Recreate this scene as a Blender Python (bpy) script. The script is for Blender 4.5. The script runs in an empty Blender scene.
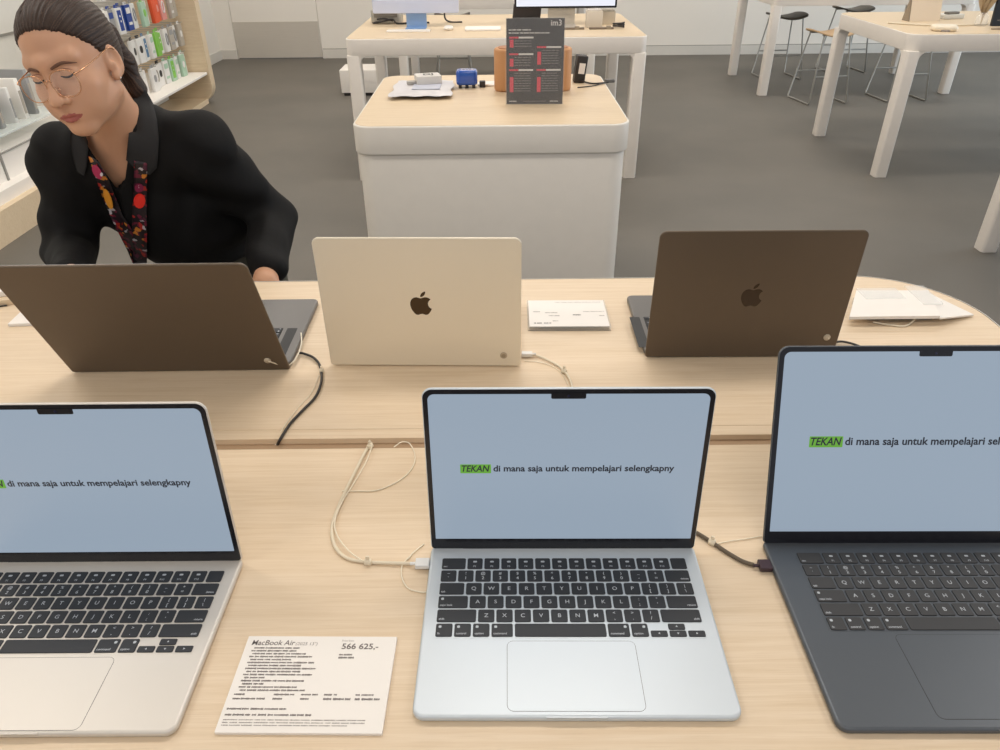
import bpy, math, random
import numpy as np
from math import sin, cos, pi, sqrt
from mathutils import Matrix, Vector
random.seed(7)
S = bpy.context.scene
COL = S.collection

# ------------------------------------------------------------------ camera
CF, CT, CR, CH = 732.3, 0.5637, -0.0097, 1.531
cam_d = bpy.data.cameras.new('camera'); cam = bpy.data.objects.new('camera', cam_d); COL.objects.link(cam)
cam.location = (0, 0, CH); cam.rotation_euler = (Matrix.Rotation(pi/2-CT, 3, 'X') @ Matrix.Rotation(CR, 3, 'Z')).to_euler()
cam_d.sensor_width = 36; cam_d.lens = 36*CF/1000; cam_d.clip_start = .02; cam_d.clip_end = 100
S.camera = cam

def ray_dir(px, py):
    x, y = px-500, py-375
    c, s = cos(-CR), sin(-CR)
    x, y = x*c-y*s, x*s+y*c
    c, s = cos(CT), sin(CT)
    return Vector((x/CF, c-s*y/CF, -s-c*y/CF))
def at(px, py, z=.9):          # point of the place at height z
    d = ray_dir(px, py); t = (z-CH)/d.z
    return Vector((d.x*t, d.y*t, z))
def aty(px, py, Y):            # point of the place at depth Y
    d = ray_dir(px, py); t = Y/d.y
    return Vector((d.x*t, Y, CH+d.z*t))
def atx(px, py, X):
    d = ray_dir(px, py); t = X/d.x
    return Vector((X, d.y*t, CH+d.z*t))

# ------------------------------------------------------------------ materials
def nt(name):
    m = bpy.data.materials.new(name); m.use_nodes = True
    b = m.node_tree.nodes['Principled BSDF']
    return m, m.node_tree, b
def mat(name, col, rough=.5, metal=0, var=.03, scale=20, bump=0, bscale=200, coat=0, stretch=None, spec=.5):
    m, t, b = nt(name)
    tc = t.nodes.new('ShaderNodeTexCoord'); mp = t.nodes.new('ShaderNodeMapping')
    t.links.new(tc.outputs['Object'], mp.inputs['Vector'])
    if stretch: mp.inputs['Scale'].default_value = stretch
    n = t.nodes.new('ShaderNodeTexNoise'); n.inputs['Scale'].default_value = scale; n.inputs['Detail'].default_value = 4
    t.links.new(mp.outputs[0], n.inputs['Vector'])
    mx = t.nodes.new('ShaderNodeMixRGB')
    mx.inputs[1].default_value = [max(0, c*(1-var)) for c in col]+[1]
    mx.inputs[2].default_value = [min(1, c*(1+var)) for c in col]+[1]
    t.links.new(n.outputs['Fac'], mx.inputs[0]); t.links.new(mx.outputs[0], b.inputs['Base Color'])
    b.inputs['Roughness'].default_value = rough; b.inputs['Metallic'].default_value = metal
    b.inputs['Coat Weight'].default_value = coat; b.inputs['Specular IOR Level'].default_value = spec
    if bump:
        n2 = t.nodes.new('ShaderNodeTexNoise'); n2.inputs['Scale'].default_value = bscale; n2.inputs['Detail'].default_value = 3
        t.links.new(mp.outputs[0], n2.inputs['Vector'])
        bp = t.nodes.new('ShaderNodeBump'); bp.inputs['Strength'].default_value = bump; bp.inputs['Distance'].default_value = .002
        t.links.new(n2.outputs['Fac'], bp.inputs['Height']); t.links.new(bp.outputs[0], b.inputs['Normal'])
    return m
def s2l(r, g, b):
    f = lambda c: (c/255/12.92) if c/255 <= .04045 else ((c/255+.055)/1.055)**2.4
    return (f(r), f(g), f(b))
def wood(name, c1, c2, rough=.45):
    m, t, b = nt(name)
    tc = t.nodes.new('ShaderNodeTexCoord'); mp = t.nodes.new('ShaderNodeMapping')
    t.links.new(tc.outputs['Object'], mp.inputs['Vector']); mp.inputs['Scale'].default_value = (1.6, 55, 20)
    n = t.nodes.new('ShaderNodeTexNoise'); n.inputs['Scale'].default_value = 3; n.inputs['Detail'].default_value = 6; n.inputs['Roughness'].default_value = .65; n.inputs['Distortion'].default_value = .6
    t.links.new(mp.outputs[0], n.inputs['Vector'])
    mp2 = t.nodes.new('ShaderNodeMapping'); mp2.inputs['Scale'].default_value = (5, 210, 60); t.links.new(tc.outputs['Object'], mp2.inputs['Vector'])
    n2 = t.nodes.new('ShaderNodeTexNoise'); n2.inputs['Scale'].default_value = 4; n2.inputs['Detail'].default_value = 3; t.links.new(mp2.outputs[0], n2.inputs['Vector'])
    r = t.nodes.new('ShaderNodeValToRGB'); r.color_ramp.elements[0].position = .32; r.color_ramp.elements[1].position = .62
    r.color_ramp.elements[0].color = (*c1, 1); r.color_ramp.elements[1].color = (*c2, 1)
    t.links.new(n.outputs['Fac'], r.inputs[0])
    r2 = t.nodes.new('ShaderNodeValToRGB'); r2.color_ramp.elements[0].position = .3; r2.color_ramp.elements[1].position = .5
    r2.color_ramp.elements[0].color = (.86, .82, .76, 1); r2.color_ramp.elements[1].color = (1, 1, 1, 1); t.links.new(n2.outputs['Fac'], r2.inputs[0])
    mx = t.nodes.new('ShaderNodeMixRGB'); mx.blend_type = 'MULTIPLY'; mx.inputs[0].default_value = .4
    t.links.new(r.outputs[0], mx.inputs[1]); t.links.new(r2.outputs[0], mx.inputs[2]); t.links.new(mx.outputs[0], b.inputs['Base Color'])
    b.inputs['Roughness'].default_value = rough; b.inputs['Specular IOR Level'].default_value = .35
    return m
def emis(name, col, st, rough=.15, base=(0.01, .01, .012)):
    m = mat(name, base, rough, var=.01)
    b = m.node_tree.nodes['Principled BSDF']
    b.inputs['Emission Color'].default_value = (*col, 1); b.inputs['Emission Strength'].default_value = st
    return m
def glass(name, col=(.95, .97, .97), rough=.03, alpha=.25):
    m = mat(name, col, rough, var=.01)
    b = m.node_tree.nodes['Principled BSDF']; b.inputs['Alpha'].default_value = alpha; b.inputs['IOR'].default_value = 1.45
    return m

M = {}
M['wood'] = wood('birch_wood', s2l(219, 196, 165), s2l(229, 209, 182))
M['wood2'] = wood('pale_wood', s2l(216, 194, 162), s2l(226, 206, 176), .4)
M['channel'] = mat('channel_brown', s2l(170, 142, 112), .6)
M['white'] = mat('white_lacquer', s2l(234, 228, 218), .4)
M['whiteC'] = mat('white_table_paint', s2l(238, 231, 222), .45)
M['wall'] = mat('wall_paint', s2l(236, 231, 222), .7, var=.01, scale=3)
M['base'] = mat('baseboard_paint', s2l(216, 212, 204), .5)
M['steel'] = mat('brushed_steel', s2l(206, 200, 190), .4, .2, stretch=(1, 1, 60), var=.08, scale=6)
M['chrome'] = mat('chrome_wire', s2l(176, 174, 168), .35, .6)
M['silver'] = mat('sky_silver_aluminium', s2l(203, 211, 217), .38, .25, var=.01)
M['star'] = mat('pale_gold_aluminium', s2l(213, 207, 198), .4, .28, var=.01)
M['star2'] = mat('silver_lid_aluminium', s2l(232, 221, 200), .42, .25, var=.01)
M['mid'] = mat('midnight_aluminium', s2l(90, 95, 101), .38, .45, var=.02)
M['space'] = mat('space_black_aluminium', s2l(103, 90, 76), .42, .45, var=.02)
M['spaceb'] = mat('space_black_base', s2l(110, 108, 106), .38, .5, var=.02)
M['key'] = mat('key_black', s2l(44, 46, 50), .55, var=.02)
M['keym'] = mat('key_midnight', s2l(56, 56, 57), .55, var=.02)
M['legend'] = mat('key_legend', s2l(190, 195, 200), .5)
M['well'] = mat('keyboard_well_black', s2l(30, 30, 30), .6)
M['bezel'] = mat('screen_bezel_black', (.008, .008, .012), .2, var=.01)
M['screen'] = emis('lit_screen', s2l(157, 173, 190), .86, .35)
M['ink'] = emis('screen_ink', (.02, .025, .04), .5, .4)
M['green'] = emis('screen_green', s2l(104, 172, 52), .85, .4)
M['cableW'] = mat('white_cable', s2l(226, 214, 190), .5)
M['wireW'] = mat('white_thin_wire', s2l(238, 228, 206), .4)
M['cableB'] = mat('black_cable', s2l(46, 42, 40), .5)
M['cableG'] = mat('grey_braided_cable', s2l(98, 86, 70), .6, var=.2, scale=300)
M['plugD'] = mat('dark_plug', s2l(62, 44, 52), .4)
M['paper'] = mat('white_card', s2l(240, 235, 228), .5, var=.01)
M['text'] = mat('card_ink', s2l(112, 104, 102), .7)
M['textL'] = mat('card_ink_light', s2l(150, 142, 138), .7)
M['acryl'] = glass('clear_acrylic', alpha=.22); M['acryl2'] = glass('thin_clear_acrylic', alpha=.05)
M['logoD'] = mat('logo_mirror_brown', s2l(70, 52, 30), .25, .4)
M['logoS'] = mat('logo_dark', s2l(66, 54, 44), .22, .5)
M['floor'] = None
# floor
m, t, b = nt('grey_carpet'); M['floor'] = m
tc = t.nodes.new('ShaderNodeTexCoord'); n = t.nodes.new('ShaderNodeTexNoise'); n.inputs['Scale'].default_value = 1.1; n.inputs['Detail'].default_value = 8
n2 = t.nodes.new('ShaderNodeTexNoise'); n2.inputs['Scale'].default_value = 260
t.links.new(tc.outputs['Object'], n.inputs['Vector']); t.links.new(tc.outputs['Object'], n2.inputs['Vector'])
r = t.nodes.new('ShaderNodeValToRGB'); r.color_ramp.elements[0].color = (*s2l(100, 96, 89), 1); r.color_ramp.elements[1].color = (*s2l(110, 105, 97), 1)
r.color_ramp.elements[0].position = .35; r.color_ramp.elements[1].position = .65
mx = t.nodes.new('ShaderNodeMixRGB'); mx.blend_type = 'OVERLAY'; mx.inputs[0].default_value = .2
t.links.new(n.outputs['Fac'], r.inputs[0]); t.links.new(r.outputs[0], mx.inputs[1]); t.links.new(n2.outputs['Fac'], mx.inputs[2]); t.links.new(mx.outputs[0], b.inputs['Base Color'])
b.inputs['Roughness'].default_value = .55

# ------------------------------------------------------------------ mesh builder
class MB:
    def __init__(s): s.v = []; s.f = []; s.m = []; s.sm = []
    def add(s, vs, fs, mi=0, smooth=False, X=None):
        o = len(s.v)
        for p in vs:
            p = Vector(p); s.v.append(tuple(X @ p) if X else tuple(p))
        for f in fs: s.f.append([i+o for i in f]); s.m.append(mi); s.sm.append(smooth)
    def box(s, x0, x1, y0, y1, z0, z1, mi=0, X=None):
        s.add([(x0,y0,z0),(x1,y0,z0),(x1,y1,z0),(x0,y1,z0),(x0,y0,z1),(x1,y0,z1),(x1,y1,z1),(x0,y1,z1)],
              [(0,3,2,1),(4,5,6,7),(0,1,5,4),(1,2,6,5),(2,3,7,6),(3,0,4,7)], mi, False, X)
    def slab(s, cx, cy, w, d, r, z0, z1, b=0, mi=0, X=None, seg=8, bs=3, rr=None):
        """rounded rectangle plate with rounded edges; rr = radii of corners (++, -+, --, +-)"""
        R = rr or (r,)*4
        def ring(ins, z):
            out = []
            for q, (sx, sy) in enumerate(((1,1),(-1,1),(-1,-1),(1,-1))):
                rad = max(R[q]-ins, .00005)
                ox, oy = cx+sx*(w/2-ins-rad), cy+sy*(d/2-ins-rad)
                for k in range(seg+1):
                    a = q*pi/2+k/seg*pi/2
                    out.append((ox+rad*cos(a), oy+rad*sin(a), z))
            return out
        rings = []
        if b > 0:
            for k in range(bs+1):
                a = k/bs*pi/2; rings.append(ring(b*(1-sin(a)), z0+b*(1-cos(a))))
            for k in range(bs+1):
                a = k/bs*pi/2; rings.append(ring(b*(1-cos(a)), z1-b*(1-sin(a))))
        else: rings = [ring(0, z0), ring(0, z1)]
        n = len(rings[0]); vs = [p for rg in rings for p in rg]; fs = []
        for j in range(len(rings)-1):
            for i in range(n):
                k = (i+1) % n; fs.append((j*n+i, j*n+k, (j+1)*n+k, (j+1)*n+i))
        s.add(vs, fs, mi, b > 0, X)
        s.add(rings[0], [tuple(range(n-1, -1, -1))], mi, False, X); s.add(rings[-1], [tuple(range(n))], mi, False, X)
    def lathe(s, prof, n=24, mi=0, X=None, cap=True):
        vs = []; fs = []
        for (r, z) in prof:
            for k in range(n): vs.append((r*cos(2*pi*k/n), r*sin(2*pi*k/n), z))
        for j in range(len(prof)-1):
            for k in range(n):
                q = (k+1) % n; fs.append((j*n+k, j*n+q, (j+1)*n+q, (j+1)*n+k))
        s.add(vs, fs, mi, True, X)
        if cap:
            s.add(vs[:n], [tuple(range(n-1, -1, -1))], mi, False, X); s.add(vs[-n:], [tuple(range(n))], mi, False, X)
    def tube(s, pts, r, n=10, mi=0, sub=6, X=None, rads=None, flat=1.0):
        pts = [Vector(p) for p in pts]
        if sub > 1 and len(pts) > 2:
            P = [2*pts[0]-pts[1]]+pts+[2*pts[-1]-pts[-2]]; out = []; rr = []
            for i in range(1, len(P)-2):
                for k in range(sub):
                    u = k/sub; a, b_, c, d = P[i-1], P[i], P[i+1], P[i+2]
                    out.append(.5*((2*b_)+(c-a)*u+(2*a-5*b_+4*c-d)*u*u+(3*b_-a-3*c+d)*u**3))
                    if rads: rr.append(rads[i-1]*(1-u)+rads[i]*u)
            out.append(pts[-1])
            if rads: rr.append(rads[-1])
            pts = out; rads = rr if rads else None
        T = [(pts[min(i+1, len(pts)-1)]-pts[max(i-1, 0)]).normalized() for i in range(len(pts))]
        u = T[0].orthogonal().normalized()
        vs = []; fs = []
        for i, p in enumerate(pts):
            u = (u-T[i]*u.dot(T[i])).normalized(); w = T[i].cross(u); ra = rads[i] if rads else r
            for k in range(n):
                a = 2*pi*k/n; vs.append(p+u*ra*cos(a)+w*ra*sin(a)*flat)
        for i in range(len(pts)-1):
            for k in range(n):
                q = (k+1) % n; fs.append((i*n+k, i*n+q, (i+1)*n+q, (i+1)*n+k))
        s.add(vs, fs, mi, True, X)
        s.add(vs[:n], [tuple(range(n-1, -1, -1))], mi, False, X); s.add(vs[-n:], [tuple(range(n))], mi, False, X)
    def geo(s, g, X, mi=0):
        s.add(g[0], g[1], mi, False, X)
    def build(s, name, mats, parent=None):
        me = bpy.data.meshes.new(name); me.from_pydata(s.v, [], s.f)
        for m_ in (mats if isinstance(mats, (list, tuple)) else [mats]): me.materials.append(m_)
        me.polygons.foreach_set('material_index', s.m); me.polygons.foreach_set('use_smooth', s.sm)
        me.update()
        o = bpy.data.objects.new(name, me); COL.objects.link(o)
        if parent: o.parent = parent
        return o
def tag(o, label=None, cat=None, group=None, kind=None):
    if label: o['label'] = label
    if cat: o['category'] = cat
    if group: o['group'] = group
    if kind: o['kind'] = kind
    return o
def thing(name, label, cat, loc=(0, 0, 0), rz=0, group=None):
    o = bpy.data.objects.new(name, None); COL.objects.link(o); o.location = loc; o.rotation_euler = (0, 0, rz)
    o.empty_display_size = .05
    return tag(o, label, cat, group)
def copy_tree(o, parent=None):
    c = o.copy(); COL.objects.link(c); c.parent = parent
    for ch in list(o.children): copy_tree(ch, c)
    return c
T3 = Matrix.Translation
def Rm(a, ax): return Matrix.Rotation(a, 4, ax)
_tx = {}
def text_geo(body, size=1, align='LEFT', shear=0, bold=0, ext=0):
    k = (body, size, align, shear, bold, ext)
    if k in _tx: return _tx[k]
    c = bpy.data.curves.new('t', 'FONT'); c.body = body; c.size = size; c.align_x = align; c.align_y = 'CENTER'
    c.shear = shear; c.offset = bold; c.extrude = ext; c.resolution_u = 3
    o = bpy.data.objects.new('t', c); me = bpy.data.meshes.new_from_object(o)
    g = ([tuple(v.co) for v in me.vertices], [tuple(p.vertices) for p in me.polygons])
    bpy.data.objects.remove(o); bpy.data.meshes.remove(me); bpy.data.curves.remove(c)
    _tx[k] = g; return g
def gw(g): xs = [v[0] for v in g[0]]; return min(xs), max(xs)

def logo_geo():
    d1 = "M12.152 6.896 c-.948 0 -2.415 -1.078 -3.96 -1.04 c-2.04 .027 -3.91 1.183 -4.961 3.014 c-2.117 3.675 -.546 9.103 1.519 12.09 c1.013 1.454 2.208 3.09 3.792 3.039 c1.52 -.065 2.09 -.987 3.935 -.987 c1.831 0 2.35 .987 3.96 .948 c1.637 -.026 2.676 -1.48 3.676 -2.948 c1.156 -1.688 1.636 -3.325 1.662 -3.415 c-.039 -.013 -3.182 -1.221 -3.22 -4.857 c-.026 -3.04 2.48 -4.494 2.597 -4.559 c-1.429 -2.09 -3.623 -2.324 -4.39 -2.376 c-2 -.156 -3.675 1.09 -4.61 1.09"
    d2 = "M15.53 3.83 c.843 -1.012 1.4 -2.427 1.245 -3.83 c-1.207 .052 -2.662 .805 -3.532 1.818 c-.78 .896 -1.454 2.338 -1.273 3.714 c1.338 .104 2.715 -.688 3.559 -1.701"
    V = []; F = []
    for d in (d1, d2):
        segs = d.split('c'); p = [float(a) for a in segs[0][1:].split()]; out = []
        for sg in segs[1:]:
            n_ = [float(a) for a in sg.split()]
            a, b_, c = [(p[0]+n_[i], p[1]+n_[i+1]) for i in (0, 2, 4)]
            for k in range(6):
                u = k/6; w = 1-u
                out.append(tuple(w**3*p[i]+3*w*w*u*a[i]+3*w*u*u*b_[i]+u**3*c[i] for i in (0, 1)))
            p = list(c)
        o = len(V); V += [((x-12)/24, (12-y)/24, 0) for x, y in out]; F.append(tuple(range(o, o+len(out)))[::-1])
    return V, F
LOGO = logo_geo()

# ------------------------------------------------------------------ setting
def struct(o): o['kind'] = 'structure'; return o
b = MB(); b.box(-6, 9, -3, 10.2, -.1, 0); struct(b.build('floor', M['floor']))
b = MB(); b.box(-4.0, -3.24, 9.9, 10.05, 0, 3.4); b.box(-2.18, 9, 9.9, 10.05, 0, 3.4); b.box(-3.24, -2.18, 9.9, 10.05, 2.15, 3.4)
struct(b.build('wall_back', M['wall']))
b = MB(); b.box(-3.6, -3.45, -3, 9.9, 0, 3.4); struct(b.build('wall_left', M['wall']))
b = MB(); b.box(-6, 9, -3, 10.2, 3.4, 3.5); struct(b.build('ceiling', mat('ceiling_paint', (.75, .73, .7), .8)))
b = MB(); b.box(-3.45, -3.24, 9.885, 9.9, 0, .105); b.box(-2.17, 9, 9.885, 9.9, 0, .105); b.box(-2.17, 9, 9.888, 9.9, .105, .112, 1); struct(b.build('baseboard_back', [M['base'], mat('baseboard_joint', s2l(150, 146, 138), .6)]))
b = MB(); b.box(-3.45, -3.435, 7.5, 9.885, 0, .105); struct(b.build('baseboard_left', M['base']))
d = MB(); d.box(-3.235, -2.185, 9.9, 9.94, .01, 2.145); door = struct(d.build('door_1', M['wall']))
k = MB(); k.box(-3.23, -2.19, 9.894, 9.8999, .012, .42); k.build('kick_plate', M['steel'], door)

# ------------------------------------------------------------------ display table (foreground)
TT = .9
tbl = thing('display_table', 'long pale birch display table in the foreground carrying the six open laptops', 'table', (-.4, .82, 0))
def tl(mb, name, m_, lab=None):
    o = mb.build(name, m_, tbl); o.matrix_parent_inverse = Matrix.Translation((.4, -.82, 0)); 
    if lab: o['label'] = lab
    return o
XL, XR = -1.7, .89; W_ = XR-XL; XC = (XL+XR)/2
b = MB(); b.slab(XC, 1.109, W_, .506, .02, TT-.028, TT, .0015, rr=(.19, .19, .001, .001), seg=16); tl(b, 'tabletop', M['wood'])
b = MB(); b.slab(XC, .5405, W_, .541, .02, TT-.028, TT, .0015, rr=(.001, .001, .19, .19), seg=16); tl(b, 'tabletop', M['wood'])
b = MB(); b.box(XL+.01, XR-.002, .8335, .8545, TT-.028, TT); tl(b, 'cable_cover', M['wood'], 'narrow birch strip beside the cable slot')
b = MB(); b.box(XL, XR, .811, .8335, TT-.028, TT-.009); tl(b, 'cable_slot', M['channel'], 'brown recessed cable slot')
b = MB()
b.slab(XC, .82, W_+.006, 1.106, .19, TT-.11, TT-.0285, .002, seg=16); tl(b, 'apron', M['white'], 'white lacquered frame under the top')
b = MB(); 
def edgeband():
    R_ = .19; out = []
    x0, x1, y0, y1 = XL, XR, .27, 1.362
    for q, (cx, cy) in enumerate(((x1-R_, y1-R_), (x0+R_, y1-R_), (x0+R_, y0+R_), (x1-R_, y0+R_))):
        for k in range(17):
            a = q*pi/2+k/16*pi/2; out.append((cx, cy, a, R_))
    vs = []; n_ = len(out)
    for (dr, z) in ((0, TT-.0285), (.003, TT-.0285), (.003, TT-.0005), (.0015, TT+.0003), (0, TT+.0003)):
        for cx, cy, a, R_ in out: vs.append((cx+(R_+dr)*cos(a), cy+(R_+dr)*sin(a), z))
    fs = [(j*n_+i, j*n_+(i+1) % n_, (j+1)*n_+(i+1) % n_, (j+1)*n_+i) for j in range(4) for i in range(n_)]
    return vs, fs
g = edgeband(); b.add(g[0], g[1], 0, True); tl(b, 'edge_band', M['white'], 'thin white edge band')
for (lx, ly) in ((XL+.12, .42), (XR-.12, .42), (XL+.12, 1.22), (XR-.12, 1.22)):
    b = MB(); b.slab(lx, ly, .09, .09, .02, 0, TT-.11, .002); tl(b, 'leg', M['white'])

# ------------------------------------------------------------------ laptops
P_ = .0191; PY = .0181
ROWS = [
 [('esc', 1.5)]+[('F%d' % i, 1) for i in range(1, 13)]+[('', 1)],
 [(c, 1) for c in '`1234567890-=']+[('delete', 1.5)],
 [('tab', 1.5)]+[(c, 1) for c in 'QWERTYUIOP[]\\'],
 [('caps lock', 1.75)]+[(c, 1) for c in "ASDFGHJKL;'"]+[('return', 1.75)],
 [('shift', 2.25)]+[(c, 1) for c in 'ZXCVBNM,./']+[('shift ', 2.25)],
 [('fn', 1), ('control', 1), ('option', 1), ('command', 1.25), ('', 5), ('command ', 1.25), ('option ', 1)],
]
SH = {'1':'!','2':'@','3':'#','4':'$','5':'%','6':'^','7':'&','8':'*','9':'(','0':')','-':'_','=':'+',';':':',"'":'"',',':'<','.':'>','/':'?','[':'{',']':'}','\\':'|','`':'~'}
_kc = {}
def key_mesh(txt, w, d, mk, r='c'):
    kk = (txt, round(w, 5), round(d, 5), mk)
    if kk in _kc: return _kc[kk]
    b = MB(); b.slab(0, 0, w, d, .0018, 0, .0011, .0004, 0, seg=3, bs=1)
    zt = .0012; t_ = txt.strip()
    if t_:
        if len(t_) == 1 and t_.isalpha(): b.geo(text_geo(t_, .0068, 'CENTER', 0, .00003), T3((0, -.0002, zt)), 1)
        elif t_ in SH:
            b.geo(text_geo(t_, .0058, 'CENTER', 0, .00006), T3((0, -.0035, zt)), 1); b.geo(text_geo(SH[t_], .0052, 'CENTER', 0, .00006), T3((0, .0032, zt)), 1)
        elif t_[0] == 'F' and len(t_) > 1:
            b.geo(text_geo(t_, .0034, 'CENTER', 0, .00004), T3((0, -.0045, zt)), 1)
            b.slab(0, .0025, .0042, .0024, .0008, zt-.0001, zt, 0, 1, seg=2)
        elif t_ in '^v<>': pass
        else:
            al, x_ = ('RIGHT', w/2-.002) if (txt.endswith(' ') and t_ == 'shift') or t_ in ('delete', 'return') else ('LEFT', -w/2+.002)
            b.geo(text_geo(t_, .0035, al, 0, .00004), T3((x_, -d/2+.0034, zt)), 1)
            if t_ in ('command', 'option', 'control', 'fn', 'caps lock'): b.slab(-w/2+.0042 if not txt.endswith(' ') else w/2-.004, d/2-.0042, .003, .003, .001, zt-.0001, zt, 0, 1, seg=2)
    o = b.build('key', [M[mk], M['legend']]); me = o.data; bpy.data.objects.remove(o); _kc[kk] = me; return me
def arrow_mesh(w, d, a, mk):
    b = MB(); b.slab(0, 0, w, d, .0014, 0, .0011, .0004, 0, seg=3, bs=1)
    t_ = .0014; b.add([(t_*cos(a), t_*sin(a), .0012), (t_*cos(a+2.1), t_*sin(a+2.1), .0012), (t_*cos(a-2.1), t_*sin(a-2.1), .0012)], [(0, 1, 2)], 1)
    o = b.build('key', [M[mk], M['legend']]); me = o.data; bpy.data.objects.remove(o); return me
RX90 = Rm(pi/2, 'X')
def laptop(name, label, W, D, body, lidm, mk, well, pose, tilt, facing=True, logo=None, speakers=False, trk=(.128, .0765), tb=.0085, group='open laptops on the display table', caption=True):
    cx, cy, yaw = pose
    if not facing: yaw += pi
    root = thing('laptop', label, 'laptop', (cx, cy, TT), yaw, group)
    y0, y1 = .008-D, (.008 if facing else -.001-.01*sin(tilt))
    b = MB(); b.slab(0, (y0+y1)/2, W, y1-y0, .011, .0012, tb, .0028, 0, bs=4, seg=10)
    for sx in (-1, 1):
        for sy in (y0+.02, y1-.025): b.lathe([(.006, 0), (.006, .0014)], 16, 1, T3((sx*(W/2-.025), sy, 0)))
    # thumb scoop at the front edge
    b.box(-.028, .028, y0-.0002, y0+.0035, tb-.0022, tb-.0004, 2)
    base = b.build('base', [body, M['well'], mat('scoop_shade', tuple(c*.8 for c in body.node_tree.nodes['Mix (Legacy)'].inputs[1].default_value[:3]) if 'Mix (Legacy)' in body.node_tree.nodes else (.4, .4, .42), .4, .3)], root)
    kw = 14.5*P_; kt = -.0145
    b = MB(); b.slab(0, kt-3*PY, kw+.0012, 6*PY+.0012, .0028, tb-.0002, tb+.00015, 0, 0)
    kb = b.build('keyboard', well, root)
    g_ = .0021
    for ri, row in enumerate(ROWS):
        x = -kw/2; yc = kt-(ri+.5)*PY
        for txt, u in row:
            w = u*P_; o = bpy.data.objects.new('key', key_mesh(txt, w-g_, PY-g_, mk)); COL.objects.link(o); o.parent = kb; o.location = (x+w/2, yc, tb+.0001); x += w
        if ri == 5:
            hd = PY/2
            for ax, ay, an in ((0, -1, pi), (1, 1, pi/2), (1, -1, -pi/2), (2, -1, 0)):
                o = bpy.data.objects.new('key', arrow_mesh(P_-g_, hd-g_*.75, an, mk)); COL.objects.link(o); o.parent = kb; o.location = (x+(ax+.5)*P_, yc+ay*(hd/2-g_*.12), tb+.0001)
    ty1 = kt-6*PY-.004
    b = MB(); b.slab(0, ty1-trk[1]/2, trk[0]+.0008, trk[1]+.0008, .0066, tb-.0002, tb+.00006, 0, 1); b.slab(0, ty1-trk[1]/2, trk[0], trk[1], .006, tb-.0002, tb+.00016, 0, 0)
    b.build('trackpad', [body, M['well']], root)
    if speakers:
        for sx in (-1, 1):
            b = MB(); b.slab(sx*(kw/2+.0165), kt-3*PY, .018, 6*PY, .002, tb-.0002, tb+.00012, 0); b.build('speaker_grille', mat('speaker_mesh', s2l(60, 60, 60), .7, var=.5, scale=900), root)
    # hinge
    b = MB(); b.tube([(-.38*W, y1-.0045, tb-.0008), (.38*W, y1-.0045, tb-.0008)], .0034, 14, sub=1); b.build('hinge', M['bezel'], root)
    # lid
    L = min(D-.004, .211) if W < .31 else D-.004
    lo_ = 0 if facing else tb-.0025
    b = MB(); b.slab(0, (L-lo_)/2, W, L+lo_, .01, -.0048, -.0004, .0018, 0, RX90, seg=10, rr=(.011, .011, .005, .005))
    lid = b.build('lid', lidm, root); lid.location = (0, 0, tb-.0005); lid.rotation_euler = (-tilt, 0, 0)
    b = MB(); b.slab(0, L/2, W-.0022, L-.002, .01, -.0006, 0, 0, 0, RX90, seg=10, rr=(.010, .010, .004, .004)); b.build('bezel', M['bezel'], lid)
    sw, s0, s1 = W-.0125, .0155, L-.0062
    b = MB(); b.slab(0, (s0+s1)/2, sw, s1-s0, .006, 0, .00015, 0, 0, RX90, rr=(.007, .007, .0008, .0008)); b.build('screen', M['screen'], lid)
    b = MB(); b.slab(0, s1-.0022, .036, .0068, .001, .0001, .00035, 0, 0, RX90, rr=(.0005, .0005, .0018, .0018))
    b.lathe([(.0014, 0), (.0014, .0002)], 12, 1, T3((0, -.00036, s1-.0022)) @ RX90); b.build('camera_notch', [M['bezel'], mat('camera_glass', (.02, .02, .05), .1)], lid)
    if caption:
        k_ = W/.3041; vy = .532*L; x0 = -W/2+.123*W; x1 = -W/2+.885*W
        b = MB(); hs = .0115*k_
        g1 = text_geo('TEKAN', .0115*k_, 'LEFT', .22, .00025*k_); a0, a1 = gw(g1); gwid = .0335*k_
        sc = (gwid-.003)/(a1-a0)
        b.slab(x0+gwid/2, vy, gwid, hs, .0008, .00015, .0003, 0, 0, RX90)
        b.geo(g1, RX90 @ T3((x0+.0015-a0*sc, vy, .00034)) @ Matrix.Diagonal((sc, 1, 1, 1)), 1)
        g2 = text_geo('di mana saja untuk mempelajari selengkapny', .0112*k_, 'LEFT', 0, .00016*k_); a0, a1 = gw(g2)
        xs = x0+gwid+.0025; sc = (x1-xs)/(a1-a0)
        for dx_, dy_ in ((0, 0), (.0003, 0), (.00015, .00025)): b.geo(g2, RX90 @ T3((xs-a0*sc+dx_, vy+dy_, .00034+dx_*.1)) @ Matrix.Diagonal((sc, 1, 1, 1)), 1)
        b.build('caption', [M['green'], M['ink']], lid)
    if logo:
        b = MB(); b.geo(LOGO, RX90 @ T3((0, L*.5, -.0049)) @ Matrix.Diagonal((-.041, .041, 1, 1)), 0); b.build('logo', logo, lid)
    return root
FR = [(.0703, .6078, -.012, .0849), (-.4478, .5943, -.0038, .0547), (.4742, .6112, -.0111, .3303)]
laptop('laptop', 'silver blue open laptop in the middle of the front row, left of the midnight one', .3041, .218, M['silver'], M['silver'], 'key', M['silver'], FR[0][:3], FR[0][3])
laptop('laptop', 'pale silver open laptop at the front left, cut off by the left picture edge', .3041, .215, M['star'], M['star'], 'key', M['star'], FR[1][:3], FR[1][3])
laptop('laptop', 'large midnight dark open laptop at the front right with dark keys and lit screen', .3404, .2376, M['mid'], M['mid'], 'keym', M['mid'], FR[2][:3], FR[2][3], trk=(.152, .092))
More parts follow.
